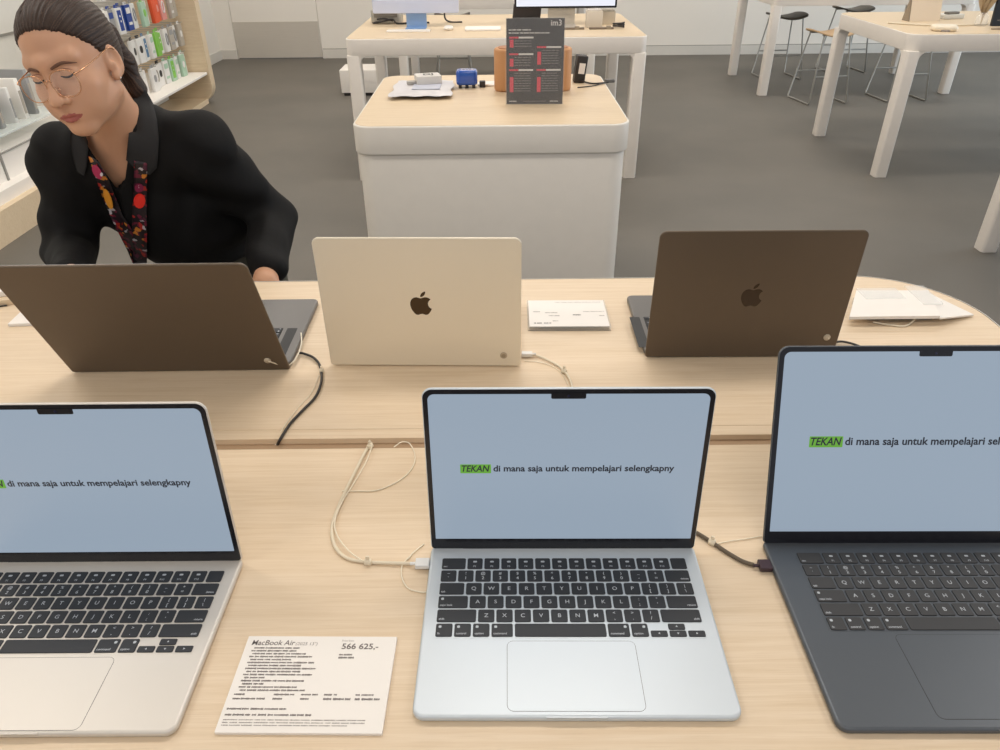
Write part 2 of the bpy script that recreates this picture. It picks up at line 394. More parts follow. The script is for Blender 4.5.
laptop('laptop', 'large dark brown laptop seen from behind in front of the woman in black', .3557, .2481, M['spaceb'], M['space'], 'key', M['well'], (-.5206, 1.019, .0066), .416, False, None, True, (.16, .1), .011)
laptop('laptop', 'champagne coloured laptop seen from behind with a dark fruit logo', .3126, .2212, M['star2'], M['star2'], 'key', M['star2'], (-.122, 1.031, -.0298), .0251, False, M['logoD'], False, (.128, .08), .0095)
laptop('laptop', 'dark brown laptop seen from behind with a dim dark logo beside the white tray', .3126, .2212, M['spaceb'], M['space'], 'key', M['well'], (.3979, 1.049, -.007), .0466, False, M['logoS'], True, (.13, .08), .0105)

# ------------------------------------------------------------------ cables
def cable(name, label, cat, segs, clamps=(), plug=None, group=None):
    """segs: list of (points, radius, material)"""
    root = thing(name, label, cat, segs[0][0][0], 0, group)
    inv = T3(-Vector(segs[0][0][0]))
    for i, (pts, r, m_, nm) in enumerate(segs):
        b = MB(); b.tube(pts, r, 10, X=inv); b.build(nm, m_, root)
    for (p, d, m_) in clamps:
        q = Vector(d).to_track_quat('Z', 'Y').to_matrix().to_4x4()
        b = MB(); b.lathe([(.0032, -.004), (.0042, -.003), (.0042, .003), (.0032, .004)], 14, 0, inv @ T3(p) @ q); b.box(-.001, .001, 0, .009, -.002, .002, 0, inv @ T3(p) @ q); b.build('cable_clip', m_, root)
    if plug:
        p, d, (l, w, h), m_ = plug
        a = math.atan2(d[1], d[0])
        b = MB(); b.slab(0, 0, l, w, .001, -h/2, h/2, .0008, 0, inv @ T3(p) @ Rm(a, 'Z')); b.tube([(-l/2-.006, 0, 0), (-l/2, 0, 0)], .0019, 10, sub=1, X=inv @ T3(p) @ Rm(a, 'Z')); b.build('plug', m_, root)
    return root
def P(lst, z): return [at(x, y, z if not isinstance(z, (list, tuple)) else z[i]) for i, (x, y) in enumerate(lst)]
z2, z1 = TT+.0023, TT+.0014
# white magsafe style cable to the centre laptop
cable('charging_cable', 'white charging cable with thin wire loops left of the middle front laptop', 'cable',
  [(P([(371, 443), (365, 452), (357, 468), (348, 486), (338, 508), (332, 528), (335, 546), (347, 558), (368, 562), (392, 563), (412, 563.5)], [TT-.004, TT+.004]+[z2]*7+[z2+.001, z2+.001]), .0021, M['cableW'], 'cord'),
   (P([(372, 446), (366, 462), (352, 486), (343, 500), (335, 520), (337, 535), (349, 551), (363, 561)], TT+.0045), .0008, M['wireW'], 'security_wire'),
   (P([(394, 447), (402, 442), (410, 444), (415, 456), (412, 468), (400, 480), (378, 490), (358, 491), (342, 491)], z1), .0008, M['wireW'], 'security_wire'),
   (P([(408, 558), (402, 566), (402, 578), (408, 588), (420, 592), (430, 592)], z1), .0008, M['wireW'], 'security_wire'),
   (P([(408, 559), (414, 552), (424, 544)], z1), .0008, M['wireW'], 'security_wire')],
  [(at(368, 562, TT+.0035), (1, 0, 0), M['cableW']), (at(370, 446, TT+.004), (-.3, -1, 0), M['cableW'])],
  (at(422.5, 563.5, TT+.0062), (1, 0), (.016, .0125, .006), mat('white_plug', s2l(228, 228, 226), .4)))
cable('charging_cable', 'dark braided charging cable running into the left side of the midnight front laptop', 'cable',
  [(P([(672, 520), (697, 533), (713, 543), (728, 553), (742, 561), (754, 565)], TT+.003), .0024, M['cableG'], 'cord'),
   (P([(716, 544), (730, 541), (745, 539), (762, 536)], z1), .0007, M['wireW'], 'security_wire')],
  [(at(712, 542, TT+.0035), (1, -.7, 0), M['cableW'])],
  (at(765, 565.5, TT+.005), (1, -.02), (.014, .014, .006), M['plugD']))
cable('charging_cable', 'black charging cable from the dark laptop before the woman down into the table slot', 'cable',
  [([at(298, 352.5, TT+.006)]+P([(305, 354), (314, 358), (320, 366), (321.5, 380), (316, 396), (302, 411), (290, 424), (281, 438), (277, 446)], [TT+.004]*2+[TT+.003]*5+[TT+.002, TT-.012]), .0021, M['cableB'], 'cord'),
   (P([(319, 375), (312, 392), (298, 408), (283, 428), (275, 446)], [z1]*4+[TT-.01]), .0006, M['wireW'], 'security_wire')],
  [(at(321.5, 371, TT+.0035), (.2, -1, 0), M['cableW'])])
cable('charging_cable', 'white charging cable at the right side of the champagne laptop', 'cable',
  [(P([(528, 355), (538, 356), (550, 361), (560, 367), (568, 376), (572, 386), (574, 398), (575, 412), (576, 444)], TT+.003), .0018, M['cableW'], 'cord'),
   (P([(524, 361), (538, 362), (552, 366), (562, 374), (570, 388)], z1), .0006, M['wireW'], 'security_wire')],
  [(at(564, 371, TT+.0035), (1, -1, 0), M['cableW'])],
  (at(527, 354, TT+.006), (-1, .02), (.018, .010, .006), mat('white_plug_b', s2l(226, 222, 214), .4)))
cable('charging_cable', 'dark charging cable at the right side of the rear right laptop', 'cable',
  [(P([(832, 343), (842, 341.5), (856, 345), (870, 352), (885, 365), (893, 385), (896, 410), (897, 441)], TT+.004), .002, M['cableB'], 'cord')], [])
# anti-theft tethers stuck on the lid backs
def tether(label, p, n_, pts, r=.0011):
    root = thing('security_tether', label, 'security tether', p, 0, 'anti-theft tethers on the lids')
    q = Vector(n_).to_track_quat('Z', 'Y').to_matrix().to_4x4()
    b = MB(); b.lathe([(.0055, 0), (.0055, .002), (.0045, .0028), (.0015, .003)], 20, 0, q); b.build('sticker', mat('sticker_grey', s2l(196, 182, 160), .4), root)
    b = MB(); b.tube([Vector(a)-Vector(p) for a in pts], r, 8); b.build('wire', M['wireW'], root)
def lidpt(pose, tilt, u, v, tb, off=.0050):
    cx, cy, yaw = pose; 
    X = T3((cx, cy, TT)) @ Rm(yaw+pi, 'Z') @ T3((0, 0, tb-.0005)) @ Rm(-tilt, 'X')
    return X @ Vector((u, off, v)), (X.to_3x3() @ Vector((0, 1, 0)))
p, nn = lidpt((-.5206, 1.019, .0066), .416, -.148, .020, .011)
tether('white round tether sticker on the big dark lid before the woman', p, nn, [p+Vector((.003, -.004, 0)), at(285, 366, TT+.006), at(293, 362, TT+.010), at(299, 352, TT+.014), at(301.5, 342, TT+.0135), at(301, 333, TT+.013)])
p, nn = lidpt((.3979, 1.049, -.007), .0466, -.1365, .030, .0105)
tether('white round tether sticker on the dark lid behind the midnight laptop', p, nn, [p+Vector((.002, -.004, 0)), at(829, 341, TT+.012), at(836, 349, TT+.004)])
p, nn = lidpt((-.122, 1.031, -.0298), .0251, -.1285, .014, .0095)
root = thing('security_tag', 'small round grey tag stuck low on the champagne lid', 'security tag', p, 0)
q = Vector(nn).to_track_quat('Z', 'Y').to_matrix().to_4x4(); b = MB(); b.lathe([(.0058, 0), (.0058, .001), (.005, .0014)], 20, 0, q); b.build('tag_disc', mat('tag_grey', s2l(180, 164, 140), .4), root)
b = MB(); b.lathe([(.0035, .0014), (.0035, .0017)], 16, 0, q); b.build('tag_centre', mat('tag_centre_grey', s2l(150, 135, 112), .4), root)

# ------------------------------------------------------------------ price cards
def words(b, x0, x1, y, h, mi, X, rng, lo=.004, hi=.014, gap=.0016):
    x = x0
    while x < x1-lo*.5:
        w = min(rng.uniform(lo, hi), x1-x); 
        # an illegible printed word: a row of uneven little strokes
        u = x
        while u < x+w:
            q = rng.uniform(.0007, .0013); hh = h*rng.uniform(.55, 1.0); b.add([(u, y-hh/2, .0), (u+q*.8, y-hh/2, 0), (u+q*.8, y+hh/2, 0), (u, y+hh/2, 0)], [(0, 1, 2, 3)], mi, False, X); u += q
        x += w+gap
rng = random.Random(3)
c00, c10, c11, c01 = at(218, 735), at(384, 737), at(396, 638), at(247, 638)
cw, cd = .153, .105
ctr = (c00+c10+c11+c01)/4; yaw = math.atan2((c10-c00).y+(c11-c01).y, (c10-c00).x+(c11-c01).x)
root = thing('price_card', 'white printed price card lying on the table between the two nearest left laptops', 'price card', (ctr.x, ctr.y, TT), yaw)
b = MB(); b.slab(0, 0, cw, cd, .001, 0, .0035, .0004, 0); b.build('card', M['paper'], root)
b = MB(); X = T3((-cw/2, -cd/2, .0037)) 
def tx(s_, x, y, size, sh=0, bold=0, mi=0, width=None):
    g = text_geo(s_, size, 'LEFT', sh, bold); a0, a1 = gw(g); sc = width/(a1-a0) if width else 1
    b.geo(g, X @ T3((x-a0*sc, y, 0)) @ Matrix.Diagonal((sc, 1, 1, 1)), mi)
tx('MacBook Air', .006, .0965, .0086, .1, .00006, 0, .044); tx('(2025 13")', .051, .0955, .0052, .1, 0, 1, .022)
tx('566 625,-', .0985, .0925, .0092, 0, .00015, 0, .037); tx('Price from', .0975, .0995, .0032, 0, 0, 1, .012)
for i, ww in enumerate((.0, .009, .012)): 
    if ww: words(b, .0975, .0975+ww+.004, .0865-i*.0035, .0022, 0, X, rng, .003, .006, .001)
y = .0905
for i in range(15):
    words(b, .008+(.0 if i % 2 else .002), [.058, .055, .064, .071, .05, .074, .062, .077, .064, .076, .03, .07, .03, .064, .072][i], y, .0021, 0, X, rng, .003, .011, .0013); y -= .0034
words(b, .006, .016, .0385, .002, 0, X, rng); words(b, .044, .066, .0385, .002, 0, X, rng); words(b, .07, .086, .0385, .002, 0, X, rng); words(b, .092, .104, .0385, .002, 0, X, rng); words(b, .122, .14, .0385, .002, 0, X, rng)
words(b, .006, .038, .034, .002, 0, X, rng); words(b, .044, .053, .034, .002, 0, X, rng); words(b, .07, .08, .034, .002, 0, X, rng); words(b, .092, .118, .034, .0026, 0, X, rng); words(b, .122, .145, .034, .0026, 0, X, rng)
words(b, .004, .06, .0235, .002, 0, X, rng); words(b, .004, .088, .0175, .0022, 0, X, rng)
words(b, .004, .135, .0125, .0012, 1, X, rng); words(b, .004, .135, .0098, .0012, 1, X, rng); words(b, .004, .12, .0071, .0012, 1, X, rng)
b.build('print', [M['text'], M['textL']], root)
# second card behind
root = thing('price_card', 'small white price card lying behind, right of the champagne laptop', 'price card', (.125, 1.196, TT), -.01)
b = MB(); b.slab(0, 0, .148, .108, .001, 0, .0075, .0005, 0); b.build('card_holder', M['acryl'], root)
b = MB(); b.slab(0, 0, .142, .103, .001, .0076, .0085, 0, 0); b.build('card', M['paper'], root)
b = MB(); X = T3((-.071, -.0515, .0088))
for (x0, x1, yy, h, mi) in ((.05, .135, .094, .0016, 1), (.008, .022, .056, .003, 1), (.03, .055, .052, .003, 1), (.036, .055, .04, .003, 1), (.08, .095, .043, .005, 0), (.1, .138, .056, .002, 1), (.008, .022, .012, .004, 0), (.026, .038, .012, .004, 0), (.042, .052, .02, .003, 1), (.128, .138, .04, .003, 1)): words(b, x0, x1, yy, h, mi, X, rng)
b.build('print', [M['text'], M['textL']], root)
# third card, left edge
c = at(27, 324)
root = thing('price_card', 'white price card peeking out left of the big dark laptop', 'price card', (c.x+.02, c.y+.03, TT), .06)
b = MB(); b.slab(0, 0, .1, .075, .001, 0, .006, .0005, 0); b.build('card', M['paper'], root)
b = MB(); words(b, -.045, .03, .01, .004, 0, T3((0, 0, .0062)), rng); b.build('print', M['textL'], root)
c = at(-8, 303)
root = thing('accessory_tray', 'white and tan tray at the left picture edge behind the price card', 'tray', (c.x-.02, c.y+.01, TT), .25)
b = MB(); b.slab(0, 0, .13, .07, .004, 0, .012, .001, 0); b.build('tray_base', M['wood2'], root)
b = MB(); b.slab(0, .01, .12, .06, .004, .012, .024, .002, 0); b.build('tray_top', M['paper'], root)
b = MB(); b.tube([(.05, -.038, .002), (0, -.042, .0015), (-.06, -.04, .0015)], .0014, 8); b.build('wire', M['cableB'], root)
# white tray, rear right
q = [at(849, 318, .916), at(940, 317, .916), at(928, 291.5, .916), at(856, 291.5, .916)]
ctr = Vector((.735, 1.205, TT)); root = thing('display_tray', 'white acrylic display tray on a small stand near the rounded table corner', 'display tray', ctr)
b = MB(); o4 = [v-ctr for v in q]; lo = [Vector((v.x, v.y, .013)) for v in o4]; hi = [Vector((v.x, v.y, .0185)) for v in o4]
b.add(lo+hi, [(3, 2, 1, 0), (4, 5, 6, 7), (0, 1, 5, 4), (1, 2, 6, 5), (2, 3, 7, 6), (3, 0, 4, 7)]); b.build('tray_plate', M['paper'], root)
t4 = [at(940, 318, .916)-ctr, at(974, 314.5, .905)-ctr, at(929, 293, .918)-ctr]
b = MB(); b.add([Vector((v.x, v.y, v.z)) for v in t4]+[Vector((v.x, v.y, v.z-.003)) for v in t4], [(0, 1, 2), (5, 4, 3), (0, 3, 4, 1), (1, 4, 5, 2), (2, 5, 3, 0)]); b.build('tray_wing', M['paper'], root)
b = MB(); b.slab(-.01, 0, .12, .07, .004, 0, .013, .001); b.build('stand', M['acryl'], root)
b = MB(); b.box(-.055, .02, .015, .06, .0186, .0195, 0); b.box(.04, .075, -.01, .065, .0186, .0215, 0); b.build('clear_cover', M['acryl'], root)
b = MB(); b.tube([at(873, 322, .903)-ctr, at(890, 325, .902)-ctr, at(905, 326, .902)-ctr, at(914, 320, .905)-ctr, at(916, 316, .91)-ctr], .0018, 8); b.build('cord', M['cableW'], root)

# ------------------------------------------------------------------ furniture behind
T2 = .882
def white_table(label, x0, x1, y0, y1, top=T2, ap=.1, r=.05, lw=.085, group='white tables with pale wood tops'):
    root = thing('work_table', label, 'table', ((x0+x1)/2, (y0+y1)/2, 0), 0, group)
    w, d = x1-x0, y1-y0
    b = MB(); b.slab(0, 0, w-.012, d-.012, r, top-.02, top, .001, 0); b.build('tabletop', M['wood2'], root)
    b = MB(); b.slab(0, 0, w, d, r, top-ap, top-.003, .004, 0); b.build('apron', M['whiteC'], root)
    for sx in (-1, 1):
        for sy in (-1, 1):
            b = MB(); lx, ly = sx*(w/2-lw/2), sy*(d/2-lw/2)
            b.slab(lx, ly, lw, lw, .018, 0, top-ap+.002, .002, 0)
            # rounded haunches where the leg meets the frame
            for ax in (0, 1):
                vs = []; R_ = .05
                for k in range(7):
                    a = k/6*pi/2; o_ = lw/2-.004+R_*(1-sin(a)); z_ = top-ap-R_*(1-cos(a))
                    for t_ in (-lw/2+.004, lw/2-.004): vs.append((lx-sx*o_, ly+t_, z_) if ax == 0 else (lx+t_, ly-sy*o_, z_))
                n_ = len(vs); cpt = [(lx-sx*(lw/2-.01), ly+t_, top-ap+.001) if ax == 0 else (lx+t_, ly-sy*(lw/2-.01), top-ap+.001) for t_ in (-lw/2+.004, lw/2-.004)]
                vs += cpt; fs = [(2*k, 2*k+1, 2*k+3, 2*k+2) for k in range(6)]+[(2*k, 2*k+2, n_) for k in range(6)]+[(2*k+1, n_+1, 2*k+3) for k in range(6)]
                b.add(vs, fs, 0)
            b.build('leg', M['whiteC'], root)
    return root
white_table('white table with pale wood top behind the white pedestal, carrying the two desktop computers', -.935, .93, 4.9, 6.1)
white_table('white table at the upper right carrying the white tent sign and dried leaves', 2.53, 4.4, 4.86, 6.02, r=.09)
white_table('white table furthest at upper right, stools along it', 2.54, 4.4, 7.46, 8.6)
white_table('furthest white table seen only as legs behind the computer table', -.93, .93, 7.46, 8.6)
white_table('white table at the right picture edge showing only one leg', 2.53, 4.4, 2.5, 3.66)

# pedestal
root = thing('storage_pedestal', 'white storage pedestal with rounded pale wood top behind the display table', 'pedestal', (-.024, 3.27, 0))
b = MB(); b.slab(0, 0, 1.026, .985, .07, .83, .868, .003, 0, seg=12); b.build('tabletop', M['wood2'], root)
b = MB(); b.slab(0, 0, 1.04, .998, .075, .76, .866, .006, 0, seg=12); b.build('top_frame', M['white'], root)
b = MB(); b.slab(0, 0, 1.02, .98, .068, .02, .76, .003, 0, seg=12); b.build('cabinet', M['white'], root)
b = MB(); b.slab(0, 0, .90, .88, .05, 0, .021, 0, 0); b.build('plinth', mat('plinth_grey', s2l(120, 118, 114), .6), root)
PT = .868
# poster in acrylic holder
root = thing('poster_stand', 'dark poster with red blocks in a clear holder on the white pedestal', 'sign holder', (.151, 3.115, PT), -.02)
Xp = Rm(.06, 'X') ; X90 = Matrix.Rotation(-.10, 4, 'X')
PH, PW = .315, .228
b = MB(); b.slab(0, PH/2, PW, PH, .002, -.003, 0, .0005, 0, X90 @ RX90); b.build('poster', mat('poster_charcoal', s2l(50, 44, 42), .3, coat=.2, var=.25, scale=9), root)
b = MB(); b.slab(0, PH/2, PW+.008, PH+.006, .003, .0012, .003, .0004, 0, X90 @ RX90); b.slab(0, .03, PW+.008, .09, .003, 0, .003, .0005, 0); b.build('acrylic_holder', M['acryl2'], root)
b = MB(); Y_ = X90 @ RX90 @ T3((-PW/2, 0, .0008))
def bar(x0, x1, y0, y1, mi): b.add([(x0*PW, y0*PH, 0), (x1*PW, y0*PH, 0), (x1*PW, y1*PH, 0), (x0*PW, y1*PH, 0)], [(0, 1, 2, 3)], mi, False, Y_)
g = text_geo('im3', .030, 'LEFT', 0, .0003); b.geo(g, Y_ @ T3((.76*PW, .945*PH, .0002)), 1)
for (x0, x1, y_) in ((.04, .42, .87), (.04, .74, .835)): 
    words(b, x0*PW, x1*PW, y_*PH, .0055, 1, Y_, rng, .01, .03, .003)
for (x0, x1, ytop, ybot) in ((.05, .47, .785, .66), (.05, .47, .595, .45), (.05, .47, .41, .14), (.53, .95, .675, .46), (.53, .95, .41, .14)):
    xm = x0+(x1-x0)*.38
    bar(x0, xm, ytop-.012, ytop+.008, 0); bar(xm+.005, x1, ytop-.012, ytop+.008, 1)
    y_ = ytop-.04
    while y_ > ybot:
        words(b, (x0+.09)*PW, (x0+.38)*PW, y_*PH, .003, 2, Y_, rng, .006, .02, .003)
        if ytop-y_ > (ytop-ybot)*.3: bar(x0+.01, x0+.075, y_-.015, y_+.015, 0)
        y_ -= .03
words(b, .05*PW, .2*PW, .035*PH, .005, 1, Y_, rng, .008, .02); words(b, .3*PW, .7*PW, .035*PH, .003, 2, Y_, rng); words(b, .77*PW, .94*PW, .035*PH, .005, 1, Y_, rng, .008, .02)
b.build('print', [mat('poster_red', s2l(206, 58, 74), .4), mat('poster_white', s2l(208, 202, 196), .4), mat('poster_grey', s2l(142, 134, 128), .4)], root)
# tan box behind
root = thing('speaker', 'tan rounded speaker standing behind the dark poster on the pedestal', 'speaker', (.155, 3.4, PT))
b = MB(); b.slab(0, 0, .335, .11, .05, .0, .172, .01, 0, seg=12); b.build('housing', mat('tan_leather', s2l(202, 148, 100), .55, bump=.2), root)
b = MB(); b.slab(0, 0, .30, .09, .04, .172, .175, .001, 0); b.build('top_panel', mat('tan_dark', s2l(168, 108, 60), .5), root)
# clear bag with white packet
root = thing('plastic_pouch', 'flat white plastic pouch lying on the pedestal under the small white packet', 'pouch', (-.325, 3.38, PT+.0025))
b = MB(); rr_ = random.Random(5); nx, ny = 14, 12; vs = []; 
for s_ in (1, -1):
    for j in range(ny+1):
        for i in range(nx+1):
            x, y = (i/nx-.5)*.26, (j/ny-.5)*.34; e = (1-abs(2*i/nx-1)**4)*(1-abs(2*j/ny-1)**4)
            vs.append((x*(1+.05*sin(j)), y*(1+.05*sin(i*1.3)), .012+s_*(.001+.011*e)+rr_.uniform(-.0015, .0015)*e))
fs = []; N_ = (nx+1)*(ny+1)
for j in range(ny):
    for i in range(nx):
        a = j*(nx+1)+i; fs.append((a, a+1, a+nx+2, a+nx+1)); fs.append((N_+a, N_+a+nx+1, N_+a+nx+2, N_+a+1))
b.add(vs, fs, 0, True); b.build('film', mat('pouch_white', s2l(216, 214, 216), .35), root)
b = MB(); b.slab(.02, -.03, .12, .12, .004, .024, .027, .001); b.build('insert', mat('pouch_blue', s2l(196, 200, 214), .4), root)
root = thing('charger_packet', 'small white packet with dark lettering lying on the plastic pouch', 'packet', (-.305, 3.43, PT+.026), .25)
b = MB(); b.slab(0, 0, .11, .085, .006, 0, .036, .004, 0); b.build('box_body', mat('packet_white', s2l(214, 210, 204), .5), root)
b = MB(); b.geo(text_geo('DJ', .05, 'CENTER', .1, .001), T3((0, 0, .037))); b.build('lettering', mat('packet_ink', s2l(80, 78, 76), .6), root)
b = MB(); b.slab(-.075, -.005, .04, .03, .006, 0, .014, .002); b.build('wrapper_end', mat('packet_grey', s2l(170, 166, 160), .5), root)
root = thing('blue_case', 'glossy blue rounded accessory case on dark feet on the pedestal', 'case', (-.135, 3.47, PT))
b = MB(); b.slab(0, 0, .095, .07, .02, .012, .075, .012, 0); b.build('shell', mat('glossy_blue', s2l(36, 84, 176), .15, coat=.6), root)
for sx in (-.03, .0, .03):
    b = MB(); b.slab(sx, -.022, .014, .014, .003, 0, .014, .001); b.build('foot', M['cableB'], root)
b = MB(); b.geo(text_geo('TWS', .028, 'CENTER', 0, .0004), T3((0, -.0, .0755))); b.build('mark', M['paper'], root)
root = thing('power_plug', 'small black plug lying right of the blue case', 'plug', (-.066, 3.47, PT))
b = MB(); b.slab(0, 0, .026, .03, .004, 0, .026, .003); b.build('plug_body', M['cableB'], root)
b = MB(); b.tube([(.01, 0, .008), (.05, .02, .005), (.09, .0, .004), (.12, -.01, .004)], .003, 8); b.build('cord', M['cableW'], root)
root = thing('cable_pad', 'white oval pad left of the tan speaker', 'pad', (-.035, 3.52, PT))
b = MB(); b.slab(0, 0, .11, .09, .04, 0, .008, .003); b.build('pad_top', M['paper'], root)
root = thing('power_adapter', 'black power adapter with white label leaning beside the tan speaker', 'power adapter', (.372, 3.56, PT), .1)
b = MB(); b.slab(0, 0, .05, .05, .008, 0, .115, .004, 0, Rm(.12, 'Y')); b.build('adapter_body', M['cableB'], root)
b = MB(); b.add([(-.012, -.0262, .04), (.016, -.0262, .04), (.016, -.0262, .085), (-.012, -.0262, .085)], [(0, 1, 2, 3)], 0, False, Rm(.12, 'Y')); b.build('sticker', M['paper'], root)
b = MB(); b.tube([(0, -.02, .012), (.05, -.06, .004), (.12, -.05, .004), (.13, -.04, .005)], .0035, 8); b.tube([(.13, -.04, .005), (.05, -.11, .004), (-.03, -.14, .004)], .0025, 8); b.build('cord', M['cableB'], root)
b = MB(); b.slab(.14, -.03, .045, .018, .004, 0, .014, .003, 0, None); b.build('connector', mat('connector_grey', s2l(110, 108, 104), .4), root)

# computer table items
root = thing('desktop_computer', 'pale blue all-in-one desktop computer at the top left of centre', 'computer', (-.535, 5.4, T2), 0)
b = MB(); b.slab(0, .285, .57, .40, .012, -.006, .006, .004, 0, T3((0, 0, .0)) @ RX90); b.build('screen_housing', mat('pale_lilac_blue', s2l(206, 212, 232), .4), root)
b = MB(); b.slab(0, .317, .52, .31, .004, .006, .0068, 0, 0, RX90); b.build('screen', emis('lit_screen_white', (.8, .84, .95), .9), root)
b = MB(); b.box(-.068, .068, .01, .016, .005, .14); b.build('stand_back', mat('stand_blue', s2l(150, 178, 212), .35, .3), root)
b = MB(); b.slab(0, -.05, .136, .13, .008, 0, .005, .001); b.build('stand_foot', mat('stand_foot_blue', s2l(122, 158, 204), .35, .3), root)
root = thing('keyboard_accessory', 'white slim keyboard before the pale blue computer', 'keyboard', (-.57, 5.2, T2))
b = MB(); b.slab(0, 0, .28, .08, .01, 0, .008, .002); b.build('keyboard_body', M['paper'], root)
b = MB()
for i in range(13):
    for j in range(4): b.slab(-.12+i*.02, -.027+j*.018, .017, .015, .002, .008, .0095, 0, 0, seg=2)
b.build('key_block', M['white'], root)
root = thing('computer_mouse', 'white computer mouse right of the slim keyboard', 'mouse', (-.315, 5.27, T2))
b = MB(); b.slab(0, 0, .06, .1, .028, 0, .022, .012, bs=5); b.build('mouse_shell', M['paper'], root)
root = thing('trackpad_accessory', 'white square trackpad left of the dark poster on the computer table', 'trackpad', (-.09, 5.26, T2))
b = MB(); b.slab(0, 0, .235, .15, .01, .0, .012, .003, 0, Rm(.0, 'X')); b.build('trackpad_plate', M['paper'], root)
root = thing('mini_computer', 'small silver computer box with black cables left under the blue screen', 'computer box', (-.765, 5.68, T2))
b = MB(); b.slab(0, 0, .21, .16, .03, .002, .085, .006); b.build('case', mat('mini_silver', s2l(178, 174, 164), .4, .3), root)
b = MB(); b.box(-.08, .08, -.083, -.079, .04, .07); b.build('port_panel', mat('port_shade', s2l(120, 114, 104), .5), root)
b = MB(); b.tube([(-.09, -.1, .008), (-.02, -.12, .02), (.05, -.11, .03), (.08, -.13, .009), (.16, -.12, .008), (.3, -.1, .008)], .006, 8); b.tube([(-.06, -.09, .03), (0, -.11, .035), (.05, -.1, .02)], .005, 8); b.build('cord', M['cableB'], root)
root = thing('computer_cable', 'black cable standing behind the blue computer stand', 'cable', (-.36, 5.65, T2))
b = MB(); b.tube([(-.03, 0, .22), (0, 0, .12), (.0, 0, .03), (.04, -.02, .005), (.12, -.03, .005)], .006, 8); b.build('cord', M['cableB'], root)
root = thing('monitor', 'wide monitor with thin black frame and white screen above the dark poster', 'monitor', (.46, 5.42, T2), 0)
b = MB(); b.slab(0, .315, .68, .42, .008, -.015, .0, .002, 0, RX90); b.build('frame', M['bezel'], root)
b = MB(); b.slab(0, .315, .655, .395, .003, 0, .0008, 0, 0, RX90); b.build('screen', emis('monitor_white', (.85, .87, .97), 1.0), root)
b = MB(); b.box(-.115, .065, .02, .035, .0, .2); b.build('stand_neck', mat('stand_grey', s2l(198, 190, 176), .35, .3), root)
b = MB(); b.slab(-.03, -.03, .2, .2, .006, 0, .006, .001); b.build('stand_foot', mat('stand_grey2', s2l(190, 182, 170), .35, .3), root)
root = thing('speaker', 'black angular device behind the dark poster under the monitor', 'device', (.17, 5.6, T2))
b = MB(); b.box(-.06, .13, -.02, .05, .0, .09, 0, T3((0, 0, .018)) @ Rm(.1, 'Y')); b.build('body', mat('device_black', s2l(54, 46, 44), .4), root)
b = MB(); b.slab(.03, -.1, .26, .1, .01, 0, .012, .003); b.build('tray', M['paper'], root)
root = thing('computer_mouse', 'white mouse behind the top edge of the dark poster', 'mouse', (.2, 5.1, T2+.0))
b = MB(); b.slab(0, 0, .06, .1, .028, 0, .025, .012, bs=5); b.build('mouse_shell', M['paper'], root)
for (lab, x, y_, w, d_, h, c_) in (('white accessory box nearest the monitor stand on the computer table', .64, 5.32, .1, .09, .1, (216, 206, 190)), ('cream accessory box at the right end of the computer table', .735, 5.5, .13, .1, .08, (206, 194, 174))):
    root = thing('accessory_box', lab, 'box', (x, y_, T2), .05)
    b = MB(); b.slab(0, 0, w, d_, .006, 0, h, .003); b.build('box_body', mat('box_cream', s2l(*c_), .5), root)
    b = MB(); b.slab(0, 0, w*.9, d_*.9, .005, h, h+.006, .001); b.build('box_lid', mat('box_lid_cream', s2l(*[int(v*.95) for v in c_]), .5), root)
for (lab, x, w) in (('thin dark bar lying before the monitor stand', .45, .24), ('grey cable adapter lying before the cream boxes', .68, .16)):
    root = thing('adapter_bar', lab, 'adapter', (x, 5.22, T2)); b = MB(); b.slab(0, 0, w, .025, .006, 0, .012, .003); b.build('bar_body', mat('bar_brown', s2l(122, 108, 92), .5), root)
    b = MB(); b.slab(w*.3, 0, .03, .03, .004, 0, .02, .003); b.build('connector', mat('bar_grey', s2l(150, 138, 120), .5), root)
root = thing('cable_reel', 'small dark coiled cable at the right end of the computer table', 'cable', (.8, 5.28, T2))
b = MB(); b.tube([(.035*cos(a), .02*sin(a), .006+.002*a) for a in [i*.6 for i in range(22)]], .006, 8, sub=3); b.build('cord', M['cableB'], root)

# right table items
root = thing('tent_sign', 'blank cream tent sign on the upper right table', 'sign', (2.90, 5.46, T2), .05)
b = MB(); X = Rm(-.25, 'X') @ RX90; b.slab(0, .08, .21, .16, .004, -.004, 0, .0006, 0, X); b.build('front_panel', mat('sign_cream', s2l(224, 208, 186), .5), root)
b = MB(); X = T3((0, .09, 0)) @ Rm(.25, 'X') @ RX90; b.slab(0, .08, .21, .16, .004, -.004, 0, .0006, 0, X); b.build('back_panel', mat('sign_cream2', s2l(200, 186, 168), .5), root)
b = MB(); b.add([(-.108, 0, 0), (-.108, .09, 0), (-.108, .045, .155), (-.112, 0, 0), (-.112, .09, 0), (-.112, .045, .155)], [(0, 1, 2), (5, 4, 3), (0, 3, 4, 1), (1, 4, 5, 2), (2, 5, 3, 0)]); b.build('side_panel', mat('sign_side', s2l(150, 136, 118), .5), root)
root = thing('white_pouch', 'glossy white pouch at the front of the upper right table', 'pouch', (2.79, 5.0, T2), -.3)
b = MB(); b.slab(0, 0, .15, .11, .04, 0, .035, .017, bs=6); b.build('pouch_body', mat('pouch_gloss', s2l(238, 226, 204), .3), root)
b = MB(); b.slab(.0, -.05, .05, .015, .004, .0, .01, .003); b.build('pouch_tab', M['textL'], root)
root = thing('paper_packet', 'grey and white packet between the tent sign and the leaves', 'packet', (3.14, 5.6, T2), .2)
